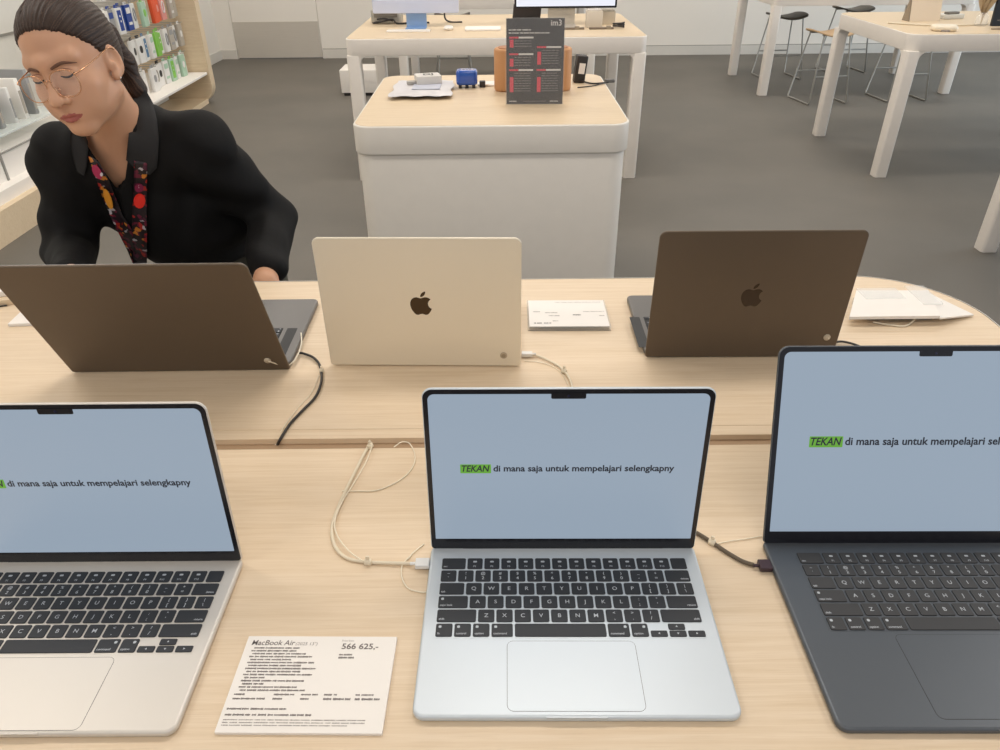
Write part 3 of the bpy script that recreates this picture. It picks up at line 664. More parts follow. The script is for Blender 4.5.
b = MB(); b.slab(0, 0, .16, .09, .006, 0, .03, .005); b.build('packet_body', mat('packet_pale', s2l(222, 220, 212), .5), root)
b = MB(); b.slab(-.01, -.02, .1, .04, .006, .03, .045, .003, 0, Rm(.1, 'Z')); b.build('packet_top', mat('packet_dark', s2l(120, 116, 108), .5), root)
root = thing('dried_leaf_vase', 'small clear vase of brown dried leaves on the upper right table', 'vase', (3.13, 5.2, T2))
b = MB(); b.lathe([(.03, 0), (.035, .01), (.035, .06), (.022, .075), (.022, .08)], 20); b.build('vase', M['acryl'], root)
for i, (a, ln, lean) in enumerate(((-1.1, .22, .35), (-.4, .26, .15), (.35, .28, .2), (1.0, .22, .45), (2.4, .2, .3), (0.1, .2, .55))):
    b = MB(); vs = []; n_ = 8
    for k in range(n_+1):
        u = k/n_; h = .06+u*ln; ou = lean*u*ln; wd = .03*sin(pi*min(1, u*1.05))**.8+.002
        cx_, cy_ = sin(a)*ou, -cos(a)*ou*.6
        for s_ in (-1, 0, 1): vs.append((cx_+s_*wd*cos(a*.5), cy_+s_*wd*sin(a*.5)+(0 if s_ else .008), h))
    vs2 = [(x, y+.002, z) for x, y, z in vs]; n3 = len(vs)
    fs = [(3*k+j, 3*k+j+1, 3*k+j+4, 3*k+j+3) for k in range(n_) for j in (0, 1)]; fs2 = [tuple(reversed([i_+n3 for i_ in f])) for f in fs]
    b.add(vs+vs2, fs+fs2, 0, True); b.tube([(0, 0, .01), (sin(a)*lean*ln*.1, 0, .09)], .003, 6, sub=1); b.build('leaf', mat('dried_leaf', s2l(186, 164, 132), .5, var=.1), root)
root = thing('boxed_phone_case', 'dark boxed phone case standing at the right picture edge', 'boxed phone case', (3.25, 5.18, T2), 0)
b = MB(); b.slab(.0, .1, .12, .2, .01, -.02, 0, .002, 0, Rm(-.08, 'X') @ RX90); b.build('case_box', mat('case_dark', s2l(36, 42, 50), .3), root)
b = MB(); words(b, -.03, .02, .1, .008, 0, Rm(-.08, 'X') @ RX90 @ T3((0, 0, .0006)), rng, .02, .03); words(b, -.03, .035, .035, .006, 0, Rm(-.08, 'X') @ RX90 @ T3((0, 0, .0006)), rng, .02, .03); b.build('print', M['textL'], root)
root = thing('charging_cable', 'thin pale cables lying along the front of the upper right table', 'cable', (3.1, 5.0, T2))
b = MB(); b.tube([(-.5, .35, .006), (-.3, .22, .006), (-.1, .2, .006), (.1, .24, .006)], .005, 8); b.build('cord', M['cableW'], root)
b = MB(); b.tube([(.0, .02, .007), (.15, .05, .007), (.4, .08, .007)], .006, 8); b.build('cord', mat('cord_tan', s2l(176, 160, 138), .5), root)

# stools
def stool(x, y, rz, label, seatm, sh=.63, first=None):
    root = thing('bar_stool', label, 'stool', (x, y, 0), rz, 'wire framed stools by the white tables')
    w, d = .37, .34
    nx, ny = 12, 8; vs = []
    for s_ in (1, 0):
        for j in range(ny+1):
            for i in range(nx+1):
                u, v = 2*i/nx-1, 2*j/ny-1
                k_ = 1-.12*abs(v)**3; l_ = 1-.12*abs(u)**3
                vs.append((u*w/2*k_, v*d/2*l_, sh+.03*u*u-.012*v*v-(0 if s_ else .014)))
    fs = []; N_ = (nx+1)*(ny+1)
    for j in range(ny):
        for i in range(nx):
            a = j*(nx+1)+i; fs.append((a, a+1, a+nx+2, a+nx+1)); fs.append((N_+a, N_+a+nx+1, N_+a+nx+2, N_+a+1))
    for i in range(nx): fs.append((i, N_+i, N_+i+1, i+1)); a = ny*(nx+1)+i; fs.append((a, a+1, N_+a+1, N_+a))
    for j in range(ny): a = j*(nx+1); fs.append((a, a+nx+1, N_+a+nx+1, N_+a)); a += nx; fs.append((a, N_+a, N_+a+nx+1, a+nx+1))
    b = MB(); b.add(vs, fs, 0, True); b.build('seat', seatm, root)
    r = .0075
    for sx in (-1, 1):
        b = MB(); X0, X1 = sx*.125, sx*.185
        b.tube([(X0, -.12, sh-.01), (X1, -.2, .02), (X1, -.19, r), (X1, .19, r), (X1, .2, .02), (X0, .12, sh-.01)], r, 8, sub=1); b.build('side_frame', M['chrome'], root)
    zf = .24; f_ = (sh-zf)/sh; xx = .125+.06*f_; yy = .12+.08*f_
    for sy in (-1, 1):
        b = MB(); b.tube([(-xx, sy*yy, zf), (xx, sy*yy, zf)], r*.9, 8, sub=1); b.build('footrest', M['chrome'], root)
    for sy in (-1, 1):
        b = MB(); b.tube([(-.13, sy*.1, sh-.012), (.13, sy*.1, sh-.012)], r*.8, 8, sub=1); b.build('seat_rail', M['chrome'], root)
sd = mat('seat_dark', s2l(98, 90, 78), .5); sw_ = mat('seat_beech', s2l(200, 168, 130), .45)
stool(3.02, 7.24, .15, 'wooden seated stool with chrome wire frame left of the nearer upper right table leg', sw_, .59)
stool(3.01, 8.4, .1, 'dark seated stool beside the back wall between two white table legs', sd, .6)
stool(3.80, 7.32, .1, 'wire stool half hidden behind the broad leg of the upper right table', sw_, .62)
stool(3.84, 8.75, .1, 'wire stool nearest the back wall behind the upper right table', sd, .62)
stool(-.46, 8.45, .0, 'wire stool frame glimpsed under the computer table', sd, .62)
# low white box behind computer table
root = thing('floor_box', 'low white box on the floor left of the computer table legs', 'box', (-1.33, 7.8, 0))
b = MB(); b.slab(0, 0, .42, .35, .01, .03, .24, .004); b.build('box_body', M['paper'], root)
b = MB(); b.slab(0, 0, .38, .31, .01, 0, .03, 0); b.build('box_base', M['cableB'], root)

# ------------------------------------------------------------------ shelving unit on the left
SX = -2.71
root = thing('shelving_unit', 'wood framed white accessory shelving unit along the left wall', 'shelving unit', (-3.05, 5.2, 0))
inv = T3((3.05, -5.2, 0))
def frame_panel():
    b = MB(); yy0, yy1 = 7.36, 7.46; r_ = .16; out = [(-3.44, 2.2), (-3.44, 0.001)]
    for k in range(9):
        a = -pi/2+k/8*pi/2; out.append((SX-r_+r_*cos(a), .001+r_+r_*sin(a)))
    out.append((SX, 2.2)); n_ = len(out)
    vs = [(x, yy0, z) for x, z in out]+[(x, yy1, z) for x, z in out]
    fs = [tuple(range(n_)), tuple(range(2*n_-1, n_-1, -1))]+[(i, n_+i, n_+(i+1) % n_, (i+1) % n_) for i in range(n_)]
    b.add(vs, fs, 0, False, inv); return b
frame_panel().build('end_panel', M['wood2'], root)
b = MB(); b.box(-3.44, SX-.06, 5.0, 7.36, .001, .045, 0, inv); b.box(-3.44, SX, 2.0, 5.0, .001, .05, 0, inv); b.box(-3.44, SX, 2.0, 5.0, .05, .175, 0, inv); b.build('plinth', M['wood2'], root)
b = MB(); b.box(-3.44, -3.36, 2.0, 7.36, .05, 2.2, 0, inv); b.build('back_panel', mat('pegboard_white', s2l(222, 220, 212), .5), root)
b = MB(); b.slab(-3.04, 6.2, .64, 2.28, .01, .262, .285, .004, 0, inv); b.build('shelf', M['paper'], root)
b = MB(); b.box(-3.36, -3.12, 5.0, 7.3, .05, .262, 0, inv); b.build('lower_cabinet', M['white'], root)
b = MB(); b.box(-3.36, -2.76, 2.0, 5.0, .175, .24, 0, inv); b.box(-3.36, -2.84, 2.0, 5.0, .24, .40, 0, inv); b.build('drawer_cabinet', M['paper'], root)
b = MB(); b.box(-2.84, -2.832, 3.4, 3.42, .24, .40, 0, inv); b.box(-2.84, -2.832, 4.2, 4.215, .24, .40, 0, inv); b.box(-2.84, -2.83, 2.0, 5.0, .385, .392, 0, inv); b.build('drawer_gap', mat('gap_grey', s2l(150, 148, 142), .5), root)
b = MB(); b.slab(-3.07, 3.5, .5, 3.0, .01, .47, .485, .003, 0, inv); b.build('glass_shelf', glass('shelf_glass', (.85, .93, .92), .05, .45), root)
for z_ in (.56, .84, 1.12):
    b = MB(); b.box(-3.36, -3.35, 4.9, 7.3, z_+.005, z_+.02, 0, inv); b.build('peg_rail', M['chrome'], root)
cols = dict(w=s2l(226, 224, 220), g=s2l(150, 150, 150), k=s2l(44, 42, 42), b=s2l(26, 62, 140), c=s2l(60, 110, 150), l=s2l(126, 190, 74), o=s2l(222, 84, 40), p=s2l(226, 150, 140), n=s2l(170, 200, 176), s=s2l(236, 232, 226), t=s2l(176, 168, 156))
PM = {k_: mat('pack_'+k_, v, .35, var=.02) for k_, v in cols.items()}
CN = dict(w='white', g='grey', k='black', b='blue', c='steel blue', l='lime green', o='orange', p='pink', n='pale green', s='cream', t='taupe')
_pk = {}
def package(body, art, style):
    key_ = (body, art, style)
    if key_ in _pk: return _pk[key_]
    b = MB(); h = .18; w = .084
    X = Rm(pi/2, 'Z') @ RX90   # faces +x
    b.slab(0, -h/2-.02, w, h, .004, -.03, 0, .002, 0, X, seg=3, bs=1); b.slab(0, -.012, w*.6, .03, .006, -.016, -.013, .0005, 1, X, seg=3, bs=1)
    b.tube([(-.3, 0, -.008), (.02, 0, -.008), (.028, 0, -.002)], .003, 6, 2, sub=1)
    if style == 0: b.slab(0, -.10, .04, .055, .019, 0, .003, .001, 1, X)
    elif style == 1: b.slab(0, -.105, .05, .14, .004, 0, .002, .0005, 1, X); b.slab(0, -.075, .014, .014, .006, .002, .003, 0, 0, X); b.slab(0, -.11, .014, .014, .006, .002, .003, 0, 0, X)
    elif style == 2: b.tube([(.003, .02*cos(a), -.1+.045*sin(a)) for a in [i*pi/6 for i in range(13)]], .005, 6, 1, sub=1)
    else: b.slab(0, -.06, .06, .04, .004, 0, .002, .0005, 1, X); b.slab(0, -.15, .05, .02, .002, 0, .002, 0, 1, X)
    o = b.build('accessory_package', [PM[body], PM[art], M['chrome']]); me = o.data; bpy.data.objects.remove(o); _pk[key_] = me; return me
rowdef = [
 (.505, ['wt2', 'wk0', 'sk2', 'wg3', 'gk1', 'wk2', 'wk0', 'tk1', 'wk0', 'sw3', 'wg0', 'wt2', 'wk0', 'wn3', 'nl1', 'wn3', 'nw0', 'wn2']),
 (.745, ['wg3', 'wk0', 'wt2', 'sg0', 'wk3', 'wt0', 'gw2', 'wg0', 'wk0', 'wk0', 'wc1', 'wn3', 'll0', 'wl1', 'wg2', 'tg3', 'wg2', 'tw0']),
 (.985, ['wg3', 'sw0', 'wt2', 'gg1', 'wt0', 'sw3', 'gb3', 'wb1', 'bb2', 'bw3', 'wg2', 'nl0', 'wn2', 'oo1', 'op0', 'pw2', 'tw3', 'tt0']),
 (1.22, ['wb3', 'bw0', 'wt2', 'wl1', 'wk0', 'ow3', 'wb1', 'wb2', 'bw3', 'wg2', 'nl0', 'wn2', 'oo1', 'pp0', 'pw2', 'tw3', 'wt0', 'wk0'])]
RN = ['bottom row', 'second row', 'third row', 'top row']
ORD = ['first', 'second', 'third', 'fourth', 'fifth', 'sixth', 'seventh', 'eighth', 'ninth', 'tenth', 'eleventh', 'twelfth', 'thirteenth', 'fourteenth', 'fifteenth', 'sixteenth', 'seventeenth', 'eighteenth']
for r_, (z_, lst) in enumerate(rowdef):
    for i, cde in enumerate(lst):
        if r_ == 3 and i < 6: continue
        me = package(cde[0], cde[1], int(cde[2])); o = bpy.data.objects.new('accessory_package', me); COL.objects.link(o)
        yy = 7.27-(len(lst)-1-i)*.113; o.location = (-2.87+rng.uniform(-.02, .03)-.03*r_*0, yy, z_-.02+.0); o.rotation_euler = (0, 0, rng.uniform(-.12, .12))
        k_ = len(lst)-i-1
        tag(o, '%s hanging package with %s print, %s, %s from the wooden end panel' % (CN[cde[0]], CN[cde[1]], RN[r_], ORD[k_]), 'package', 'accessory packages on the pegs')
# white packs standing on the glass shelf at far left
for i in range(9):
    hh = .2+.03*(i % 3); w_ = .03+.008*(i % 2)
    b = MB(); b.slab(0, 0, .22, w_, .003, 0, hh, .002, 0, seg=3, bs=1); b.slab(.11, 0, .004, w_*.6, .001, .03, hh*.7, 0, 1, seg=2)
    o = b.build('boxed_accessory', [PM['wsg'[i % 3]], PM['gtt'[i % 3]]]); o.location = (-2.99, 3.75+i*.13, .485); o.rotation_euler = (0, 0, rng.uniform(-.15, .15))
    tag(o, '%s boxed accessory standing on the glass shelf, %s from the left picture edge' % (('white', 'cream', 'grey')[i % 3], ORD[i]), 'box', 'boxed accessories on the glass shelf')
# ------------------------------------------------------------------ person: implicit surfaces meshed on a graded grid
def axis(lo, hi, coarse, fines):
    out = [lo]; p = lo
    while p < hi:
        st = coarse
        for a, b_, s_ in fines:
            if a <= p < b_: st = min(st, s_)
        p += st; out.append(p)
    return np.array(out, dtype=np.float32)
class Field:
    def __init__(s, xs, ys, zs): s.ax = (xs, ys, zs); s.F = np.ones((len(xs), len(ys), len(zs)), np.float32)
    def blk(s, lo, hi):
        sl = []
        for i in range(3):
            a = np.searchsorted(s.ax[i], lo[i]); b_ = np.searchsorted(s.ax[i], hi[i]); sl.append(slice(max(0, a-1), b_+1))
        X = s.ax[0][sl[0]][:, None, None]; Y = s.ax[1][sl[1]][None, :, None]; Z = s.ax[2][sl[2]][None, None, :]
        return tuple(sl), X, Y, Z
    def apply(s, fn, lo, hi, k=.01, op='u'):
        m_ = k+.012
        sl, X, Y, Z = s.blk([a-m_ for a in lo], [a+m_ for a in hi])
        if 0 in s.F[sl].shape: return
        d = fn(X, Y, Z); A = s.F[sl]
        if op == 'u': h = np.clip(.5+.5*(d-A)/k, 0, 1); s.F[sl] = d*(1-h)+A*h-k*h*(1-h)
        elif op == 's': h = np.clip(.5-.5*(A+d)/k, 0, 1); s.F[sl] = A*(1-h)+(-d)*h+k*h*(1-h)
        elif op == 'i': h = np.clip(.5-.5*(d-A)/k, 0, 1); s.F[sl] = d*(1-h)+A*h+k*h*(1-h)
    def cap(s, a, b_, ra, rb, k=.02, op='u'):
        a = np.array(a, float); b_ = np.array(b_, float); r = max(ra, rb); ab = b_-a; L2 = (ab**2).sum()
        def fn(X, Y, Z):
            t_ = np.clip(((X-a[0])*ab[0]+(Y-a[1])*ab[1]+(Z-a[2])*ab[2])/L2, 0, 1)
            return np.sqrt((X-a[0]-t_*ab[0])**2+(Y-a[1]-t_*ab[1])**2+(Z-a[2]-t_*ab[2])**2)-(ra+(rb-ra)*t_)
        s.apply(fn, np.minimum(a, b_)-r, np.maximum(a, b_)+r, k, op)
    def ell(s, c, rad, R=None, k=.02, op='u'):
        c = np.array(c, float); R = np.eye(3) if R is None else R; m_ = max(rad)
        def fn(X, Y, Z):
            x, y, z = X-c[0], Y-c[1], Z-c[2]
            u = [(R[0, i]*x+R[1, i]*y+R[2, i]*z) for i in range(3)]
            k0 = np.sqrt(sum((u[i]/rad[i])**2 for i in range(3)))+1e-6; k1 = np.sqrt(sum((u[i]/rad[i]**2)**2 for i in range(3)))+1e-6
            return k0*(k0-1)/k1
        s.apply(fn, c-m_, c+m_, k, op)
    def mesh(s):
        F = s.F; g = F < 0; c = np.zeros(tuple(n_-1 for n_ in F.shape), np.int8)
        for i in (0, 1):
            for j in (0, 1):
                for k in (0, 1): c += g[i:F.shape[0]-1+i, j:F.shape[1]-1+j, k:F.shape[2]-1+k]
        act = (c > 0) & (c < 8); I = np.argwhere(act); idx = -np.ones(act.shape, np.int64); idx[act] = np.arange(len(I))
        acc = np.zeros((len(I), 3)); cnt = np.zeros(len(I))
        for ax in range(3):
            o1, o2 = [q for q in range(3) if q != ax]
            for a in (0, 1):
                for b_ in (0, 1):
                    J = I.copy(); J[:, o1] += a; J[:, o2] += b_; K = J.copy(); K[:, ax] += 1
                    f0 = F[J[:, 0], J[:, 1], J[:, 2]]; f1 = F[K[:, 0], K[:, 1], K[:, 2]]; m_ = (f0 < 0) != (f1 < 0)
                    t_ = np.where(m_, f0/(f0-f1+1e-12*(f0 == f1)), 0)
                    p = np.stack([s.ax[q][J[:, q]] for q in range(3)], 1).astype(float)
                    p[:, ax] += t_*(s.ax[ax][K[:, ax]]-s.ax[ax][J[:, ax]]); acc[m_] += p[m_]; cnt += m_
        V = acc/cnt[:, None]; Q = []
        for ax in range(3):
            o1, o2 = (ax+1) % 3, (ax+2) % 3
            sl0 = [slice(None)]*3; sl1 = [slice(None)]*3; sl0[ax] = slice(0, -1); sl1[ax] = slice(1, None)
            m_ = g[tuple(sl0)] != g[tuple(sl1)]; E_ = np.argwhere(m_)
            E_ = E_[(E_[:, o1] > 0) & (E_[:, o2] > 0) & (E_[:, o1] < F.shape[o1]-1) & (E_[:, o2] < F.shape[o2]-1)]
            ins = g[E_[:, 0], E_[:, 1], E_[:, 2]]
            cs = []
            for (a, b_) in ((1, 1), (0, 1), (0, 0), (1, 0)):
                J = E_.copy(); J[:, o1] -= a; J[:, o2] -= b_; cs.append(idx[J[:, 0], J[:, 1], J[:, 2]])
            q = np.stack(cs, 1); q[~ins] = q[~ins][:, ::-1]; Q.append(q)
        return V, np.concatenate(Q)
    def sample(s, p):
        i = [min(max(int(np.searchsorted(s.ax[q], p[q]))-1, 0), len(s.ax[q])-2) for q in range(3)]
        f = [(p[q]-s.ax[q][i[q]])/(s.ax[q][i[q]+1]-s.ax[q][i[q]]) for q in range(3)]; v = 0
        for a in (0, 1):
            for b_ in (0, 1):
                for c in (0, 1): v += s.F[i[0]+a, i[1]+b_, i[2]+c]*(f[0] if a else 1-f[0])*(f[1] if b_ else 1-f[1])*(f[2] if c else 1-f[2])
        return v
    def hit(s, px, py, off=0, t0=1.1, t1=2.2):
        d = ray_dir(px, py); d = d/d.length; t_ = t0
        while t_ < t1:
            if s.sample(Vector((0, 0, CH))+d*t_) < off: return Vector((0, 0, CH))+d*t_
            t_ += .0015
        return None
    def build(s, name, mats, parent=None, matfn=None, smooth_it=2):
        V, Q = s.mesh()
        # light Laplacian smoothing
        for _ in range(smooth_it):
            A = np.zeros_like(V); n_ = np.zeros(len(V))
            for a, b_ in ((0, 1), (1, 2), (2, 3), (3, 0)):
                np.add.at(A, Q[:, a], V[Q[:, b_]]); np.add.at(A, Q[:, b_], V[Q[:, a]]); np.add.at(n_, Q[:, a], 1); np.add.at(n_, Q[:, b_], 1)
            V = V*.5+.5*A/np.maximum(n_, 1)[:, None]
        me = bpy.data.meshes.new(name); me.vertices.add(len(V)); me.vertices.foreach_set('co', V.astype(np.float32).ravel())
        me.loops.add(len(Q)*4); me.loops.foreach_set('vertex_index', Q.astype(np.int32).ravel())
        me.polygons.add(len(Q)); me.polygons.foreach_set('loop_start', np.arange(0, len(Q)*4, 4, dtype=np.int32)); me.polygons.foreach_set('loop_total', np.full(len(Q), 4, np.int32))
        for m_ in mats: me.materials.append(m_)
        me.polygons.foreach_set('use_smooth', np.ones(len(Q), bool))
        if matfn is not None: me.polygons.foreach_set('material_index', matfn(V[Q].mean(1)).astype(np.int32))
        me.update(calc_edges=True)
        o = bpy.data.objects.new(name, me); COL.objects.link(o)
        if parent: o.parent = parent
        return o

HP = np.array((-.813, 1.514, 1.295)); ya, pa, ra_ = HEADROT = (-.094, .147, -.182)
def rot3(a, b_, c):
    ca, sa, cb, sb, cc, sc = cos(a), sin(a), cos(b_), sin(b_), cos(c), sin(c)
    return np.array([[ca,-sa,0],[sa,ca,0],[0,0,1]]) @ np.array([[1,0,0],[0,cb,-sb],[0,sb,cb]]) @ np.array([[cc,0,sc],[0,1,0],[-sc,0,cc]])
HR = rot3(*HEADROT) @ np.diag([1, -1, 1])         # columns: her left, face forward, up
HB = HR.copy()
def hw(p): return HR @ np.array(p, float)+HP       # head-local -> world
def hl(X, Y, Z):
    x, y, z = X-HP[0], Y-HP[1], Z-HP[2]
    return [HR[0, i]*x+HR[1, i]*y+HR[2, i]*z for i in range(3)]
# joints
SHL, SHR = np.array((-.650, 1.625, 1.095)), np.array((-.948, 1.62, 1.075))
ELL, ELR = np.array((-.548, 1.70, .915)), np.array((-.976, 1.565, .888))
WRL, WRR = np.array((-.505, 1.452, .862)), np.array((-.835, 1.315, .934))
PEL = np.array((-.74, 1.85, .83)); WAI = np.array((-.745, 1.76, .93)); CHE = np.array((-.785, 1.70, 1.035)); UCH = np.array((-.795, 1.645, 1.085))
NB = np.array((-.797, 1.615, 1.14)); HIPL, HIPR = PEL+(.062, 0, -.05), PEL+(-.08, 0, -.05)
KNL, KNR = np.array((-.65, 1.82, .47)), np.array((-.76, 1.86, .47)); ANL, ANR = np.array((-.63, 1.96, .09)), np.array((-.77, 2.0, .09))
Lean = rot3(0, .62, 0)
fx = [(-.93, -.68, .0021)]; 
F1 = Field(axis(-1.10, -.38, .007, [(-.925, -.685, .0021), (-.53, -.45, .003)]), axis(1.13, 2.12, .008, [(1.38, 1.66, .0021), (1.16, 1.32, .003)]), axis(-.01, 1.44, .008, [(1.165, 1.43, .0021), (.93, .975, .003), (.75, .88, .004)]))
# torso
F1.ell(PEL, (.13, .10, .10), None, .05); F1.ell(WAI, (.125, .09, .12), Lean, .05); F1.ell(CHE, (.14, .10, .12), Lean, .05); F1.ell(UCH, (.145, .075, .07), Lean, .04)
for sh, el, wr in ((SHL, ELL, WRL), (SHR, ELR, WRR)):
    F1.cap(UCH+(sh-UCH)*.4, sh, .05, .045, .04); F1.cap(sh, el, .042, .034, .03); F1.cap(el, wr, .034, .024, .02)
for hp, kn, an in ((HIPL, KNL, ANL), (HIPR, KNR, ANR)):
    F1.cap(hp, kn, .08, .052, .04); F1.cap(kn, an, .052, .034, .03); F1.cap(an, an+(0, -.14, -.055), .034, .026, .03); F1.cap(an, an+(0, .03, -.055), .032, .028, .03)
# neck
F1.cap(NB+(0, .01, -.03), hw((0, -.022, -.075)), .052, .050, .03); F1.cap(UCH+(0, -.0, .03), NB, .06, .054, .03)
# head
hc = lambda c, r, R=None, k=.012, op='u': F1.ell(hw(c), r, HR if R is None else HR @ R, k, op)
hcap = lambda a, b_, ra, rb, k=.01, op='u': F1.cap(hw(a), hw(b_), ra, rb, k, op)
hc((0, -.014, .036), (.073, .094, .080))
hc((0, .016, -.018), (.064, .068, .080), k=.02)
hc((0, .030, -.062), (.050, .052, .046), k=.025)
hcap((-.048, -.002, -.062), (-.014, .066, -.100), .016, .014, .022); hcap((.048, -.002, -.062), (.014, .066, -.100), .016, .014, .022)
hc((0, .069, -.100), (.019, .016, .014), k=.018)
for sx in (-1, 1):
    hc((sx*.042, .049, -.032), (.022, .024, .022), k=.018)       # cheekbones
    hc((sx*.030, .058, -.058), (.022, .024, .026), k=.02)        # cheeks
hcap((-.042, .060, .022), (0, .076, .020), .011, .012, .014); hcap((.042, .060, .022), (0, .076, .020), .011, .012, .014)
for sx in (-1, 1): hc((sx*.031, .090, .001), (.017, .014, .0115), k=.012, op='s')
for sx in (-1, 1): hc((sx*.031, .0665, -.001), (.0155, .0135, .0125), k=.004)   # lidded eyes
hcap((0, .080, .008), (0, .101, -.034), .0065, .0095, .010)
hc((0, .1035, -.041), (.0118, .0108, .0100), k=.007)
for sx in (-1, 1):
    hc((sx*.0140, .0925, -.0430), (.0075, .0092, .0075), k=.006)
    hc((sx*.0062, .100, -.0505), (.0036, .0048, .0035), k=.002, op='s')
hc((0, .070, -.070), (.029, .021, .020), k=.016)
LIPU = [(-.0235, .0785, -.0735), (-.011, .0895, -.0695), (-.003, .0925, -.0685), (0, .0918, -.0695), (.003, .0925, -.0685), (.011, .0895, -.0695), (.0235, .0785, -.0735)]
LIPL = [(-.0215, .0785, -.0755), (-.010, .0880, -.0790), (0, .0905, -.0800), (.010, .0880, -.0790), (.0215, .0785, -.0755)]
for L_, r_ in ((LIPU, .0034), (LIPL, .0041)):
    for a, b_ in zip(L_[:-1], L_[1:]): hcap(a, b_, r_*(.55 if abs(a[0]) > .02 else 1), r_*(.55 if abs(b_[0]) > .02 else 1), .003)
for a, b_ in (((-.024, .0825, -.0745), (0, .0955, -.0745)), ((0, .0955, -.0745), (.024, .0825, -.0745))): hcap(a, b_, .0009, .0009, .0018, 's')
for sx in (-1, 1):
    Re = rot3(sx*.35, 0, sx*.0)
    hc((sx*.074, -.010, -.014), (.0065, .0185, .0300), Re, .006)
    hc((sx*.0815, -.009, -.010), (.0078, .0125, .0200), Re, .003, 's')
    hc((sx*.0745, -.004, -.020), (.0045, .005, .008), Re, .003)
    hc((sx*.0715, -.001, -.040), (.0050, .0075, .0085), Re, .006)
# hands
def hand(wr, fwd, up, side, curl, thumb_s):
    fwd, up, side = [np.array(v, float)/np.linalg.norm(v) for v in (fwd, up, side)]
    pc = wr+fwd*.045
    F1.cap(wr, wr+fwd*.02, .024, .026, .012)
    for i in range(4):
        o_ = (i-1.5)*.0185; kn = wr+fwd*(.085-.004*abs(i-1.3))+side*o_; F1.cap(wr+fwd*.015+side*o_*.6, kn, .0145, .0105, .010)
        ln = (.040, .045, .042, .033)[i]; p = kn; d = fwd.copy()
        for j, (q, rr2) in enumerate(((1, .0088), (.62, .0078), (.5, .0068))):
            an = curl*(.5+.5*j); d = fwd*cos(an*(j+1))-up*sin(an*(j+1)); n_ = p+d*ln*q; F1.cap(p, n_, rr2+.0006, rr2-.0004, .003); p = n_
    b0 = wr+fwd*.03+side*thumb_s*.026; b1 = b0+(fwd*.6+side*thumb_s*.75-up*.3)*.038; b2 = b1+(fwd*.9+side*thumb_s*.2-up*.35)*.030
    F1.cap(b0, b1, .014, .0105, .008); F1.cap(b1, b2, .010, .008, .004)
hand(WRL, (-.05, -.35, -1), (0, -1, .3), (1, 0, 0), .22, -1)
hand(WRR, (.2, -1, -.12), (0, -.1, 1), (1, 0.1, 0), .30, 1)

skin = mat('skin_tan', s2l(206, 157, 125), .45, var=.04, scale=30); sb_ = skin.node_tree.nodes['Principled BSDF']
sb_.inputs['Subsurface Weight'].default_value = .12; sb_.inputs['Subsurface Radius'].default_value = (.012, .005, .003); sb_.inputs['Subsurface Scale'].default_value = .6
lipm = mat('lip_rose', s2l(168, 92, 82), .42, var=.04, scale=60)
def skinmat(C):
    L = (C-HP) @ HR; out = np.zeros(len(C))
    m_ = (np.abs(L[:, 0]) < .0245) & (L[:, 1] > .078)
    cx = np.abs(L[:, 0])/.0245
    top = -.0663-.0066*cx**2-.0012*(cx < .12); bot = -.0836+.0085*cx**2.0
    out[m_ & (L[:, 2] < top) & (L[:, 2] > bot)] = 1
    return out
person = F1.build('person', [skin, lipm], None, skinmat)
tag(person, 'woman in black shirt, wire glasses and patterned lanyard leaning over the table, looking down', 'person')

# hair
hairm = mat('hair_dark_brown', s2l(60, 45, 35), .4, var=.7, scale=9, stretch=(40, 1.6, 24), bump=.6, bscale=30)
F2 = Field(axis(-.95, -.62, .0019, []), axis(1.38, 1.74, .0019, []), axis(1.10, 1.44, .0019, []))
def h2(c, r, k=.012, op='u'): F2.ell(hw(c), r, HR, k, op)
h2((0, -.016, .038), (.0765, .0975, .0835)); h2((0, -.03, .0), (.0725, .073, .075), .02)
def cut(X, Y, Z):
    x, y, z = hl(X, Y, Z)
    # hairline: rounded forehead, temples sweeping back to above the ear, tucked behind the ear to the nape
    a = (y-.054+.45*np.abs(x)**1.0*0)-(z-.060)*.95+2.2*np.maximum(np.abs(x)-.045, 0)*0
    ph = np.arctan2(z-.02, x); wob = .0009*np.sin(ph*19)+.0005*np.sin(ph*71+1)
    front = wob+(y-.075+1.2*x*x)*.78-(z-.083)*.62
    nape = -(z+.062)-(y+.03)*.25
    ear = np.minimum(np.minimum(y+.022, .006-z), .1)
    return np.maximum(np.maximum(front, nape), ear)
F2.apply(cut, (-.95, 1.38, 1.08), (-.60, 1.75, 1.46), .006, 'i')
pt = [at_ for at_ in (hw((0.0, -.108, .03)), hw((.004, -.128, .012)), hw((.012, -.128, -.045)), hw((.018, -.118, -.10)), hw((.02, -.11, -.14)))]
for a, b_, r1, r2 in zip(pt[:-1], pt[1:], (.020, .024, .023, .018), (.024, .023, .018, .008)): F2.cap(a, b_, r1, r2, .012)
F2.cap(hw((-.020, .066, .090)), hw((-.016, -.02, .126)), .0016, .0012, .003, 's')
sl, X, Y, Z = F2.blk((-.95, 1.38, 1.10), (-.62, 1.74, 1.44)); x_, y_, z_ = hl(X.astype(float), Y.astype(float), Z.astype(float))
phi = np.arctan2(z_-.02, x_); F2.F[sl] += (.0007*np.sin(phi*58+y_*22)+.0004*np.sin(phi*93-y_*35)).astype(np.float32)
def hairtone(C):
    L = (C-HP) @ HR; ph = np.arctan2(L[:, 2]-.02, L[:, 0]); k_ = np.floor(ph*46+L[:, 1]*16+1.2*np.sin(L[:, 1]*50+ph*7)).astype(int)
    return (k_*7919 % 13 % 4)
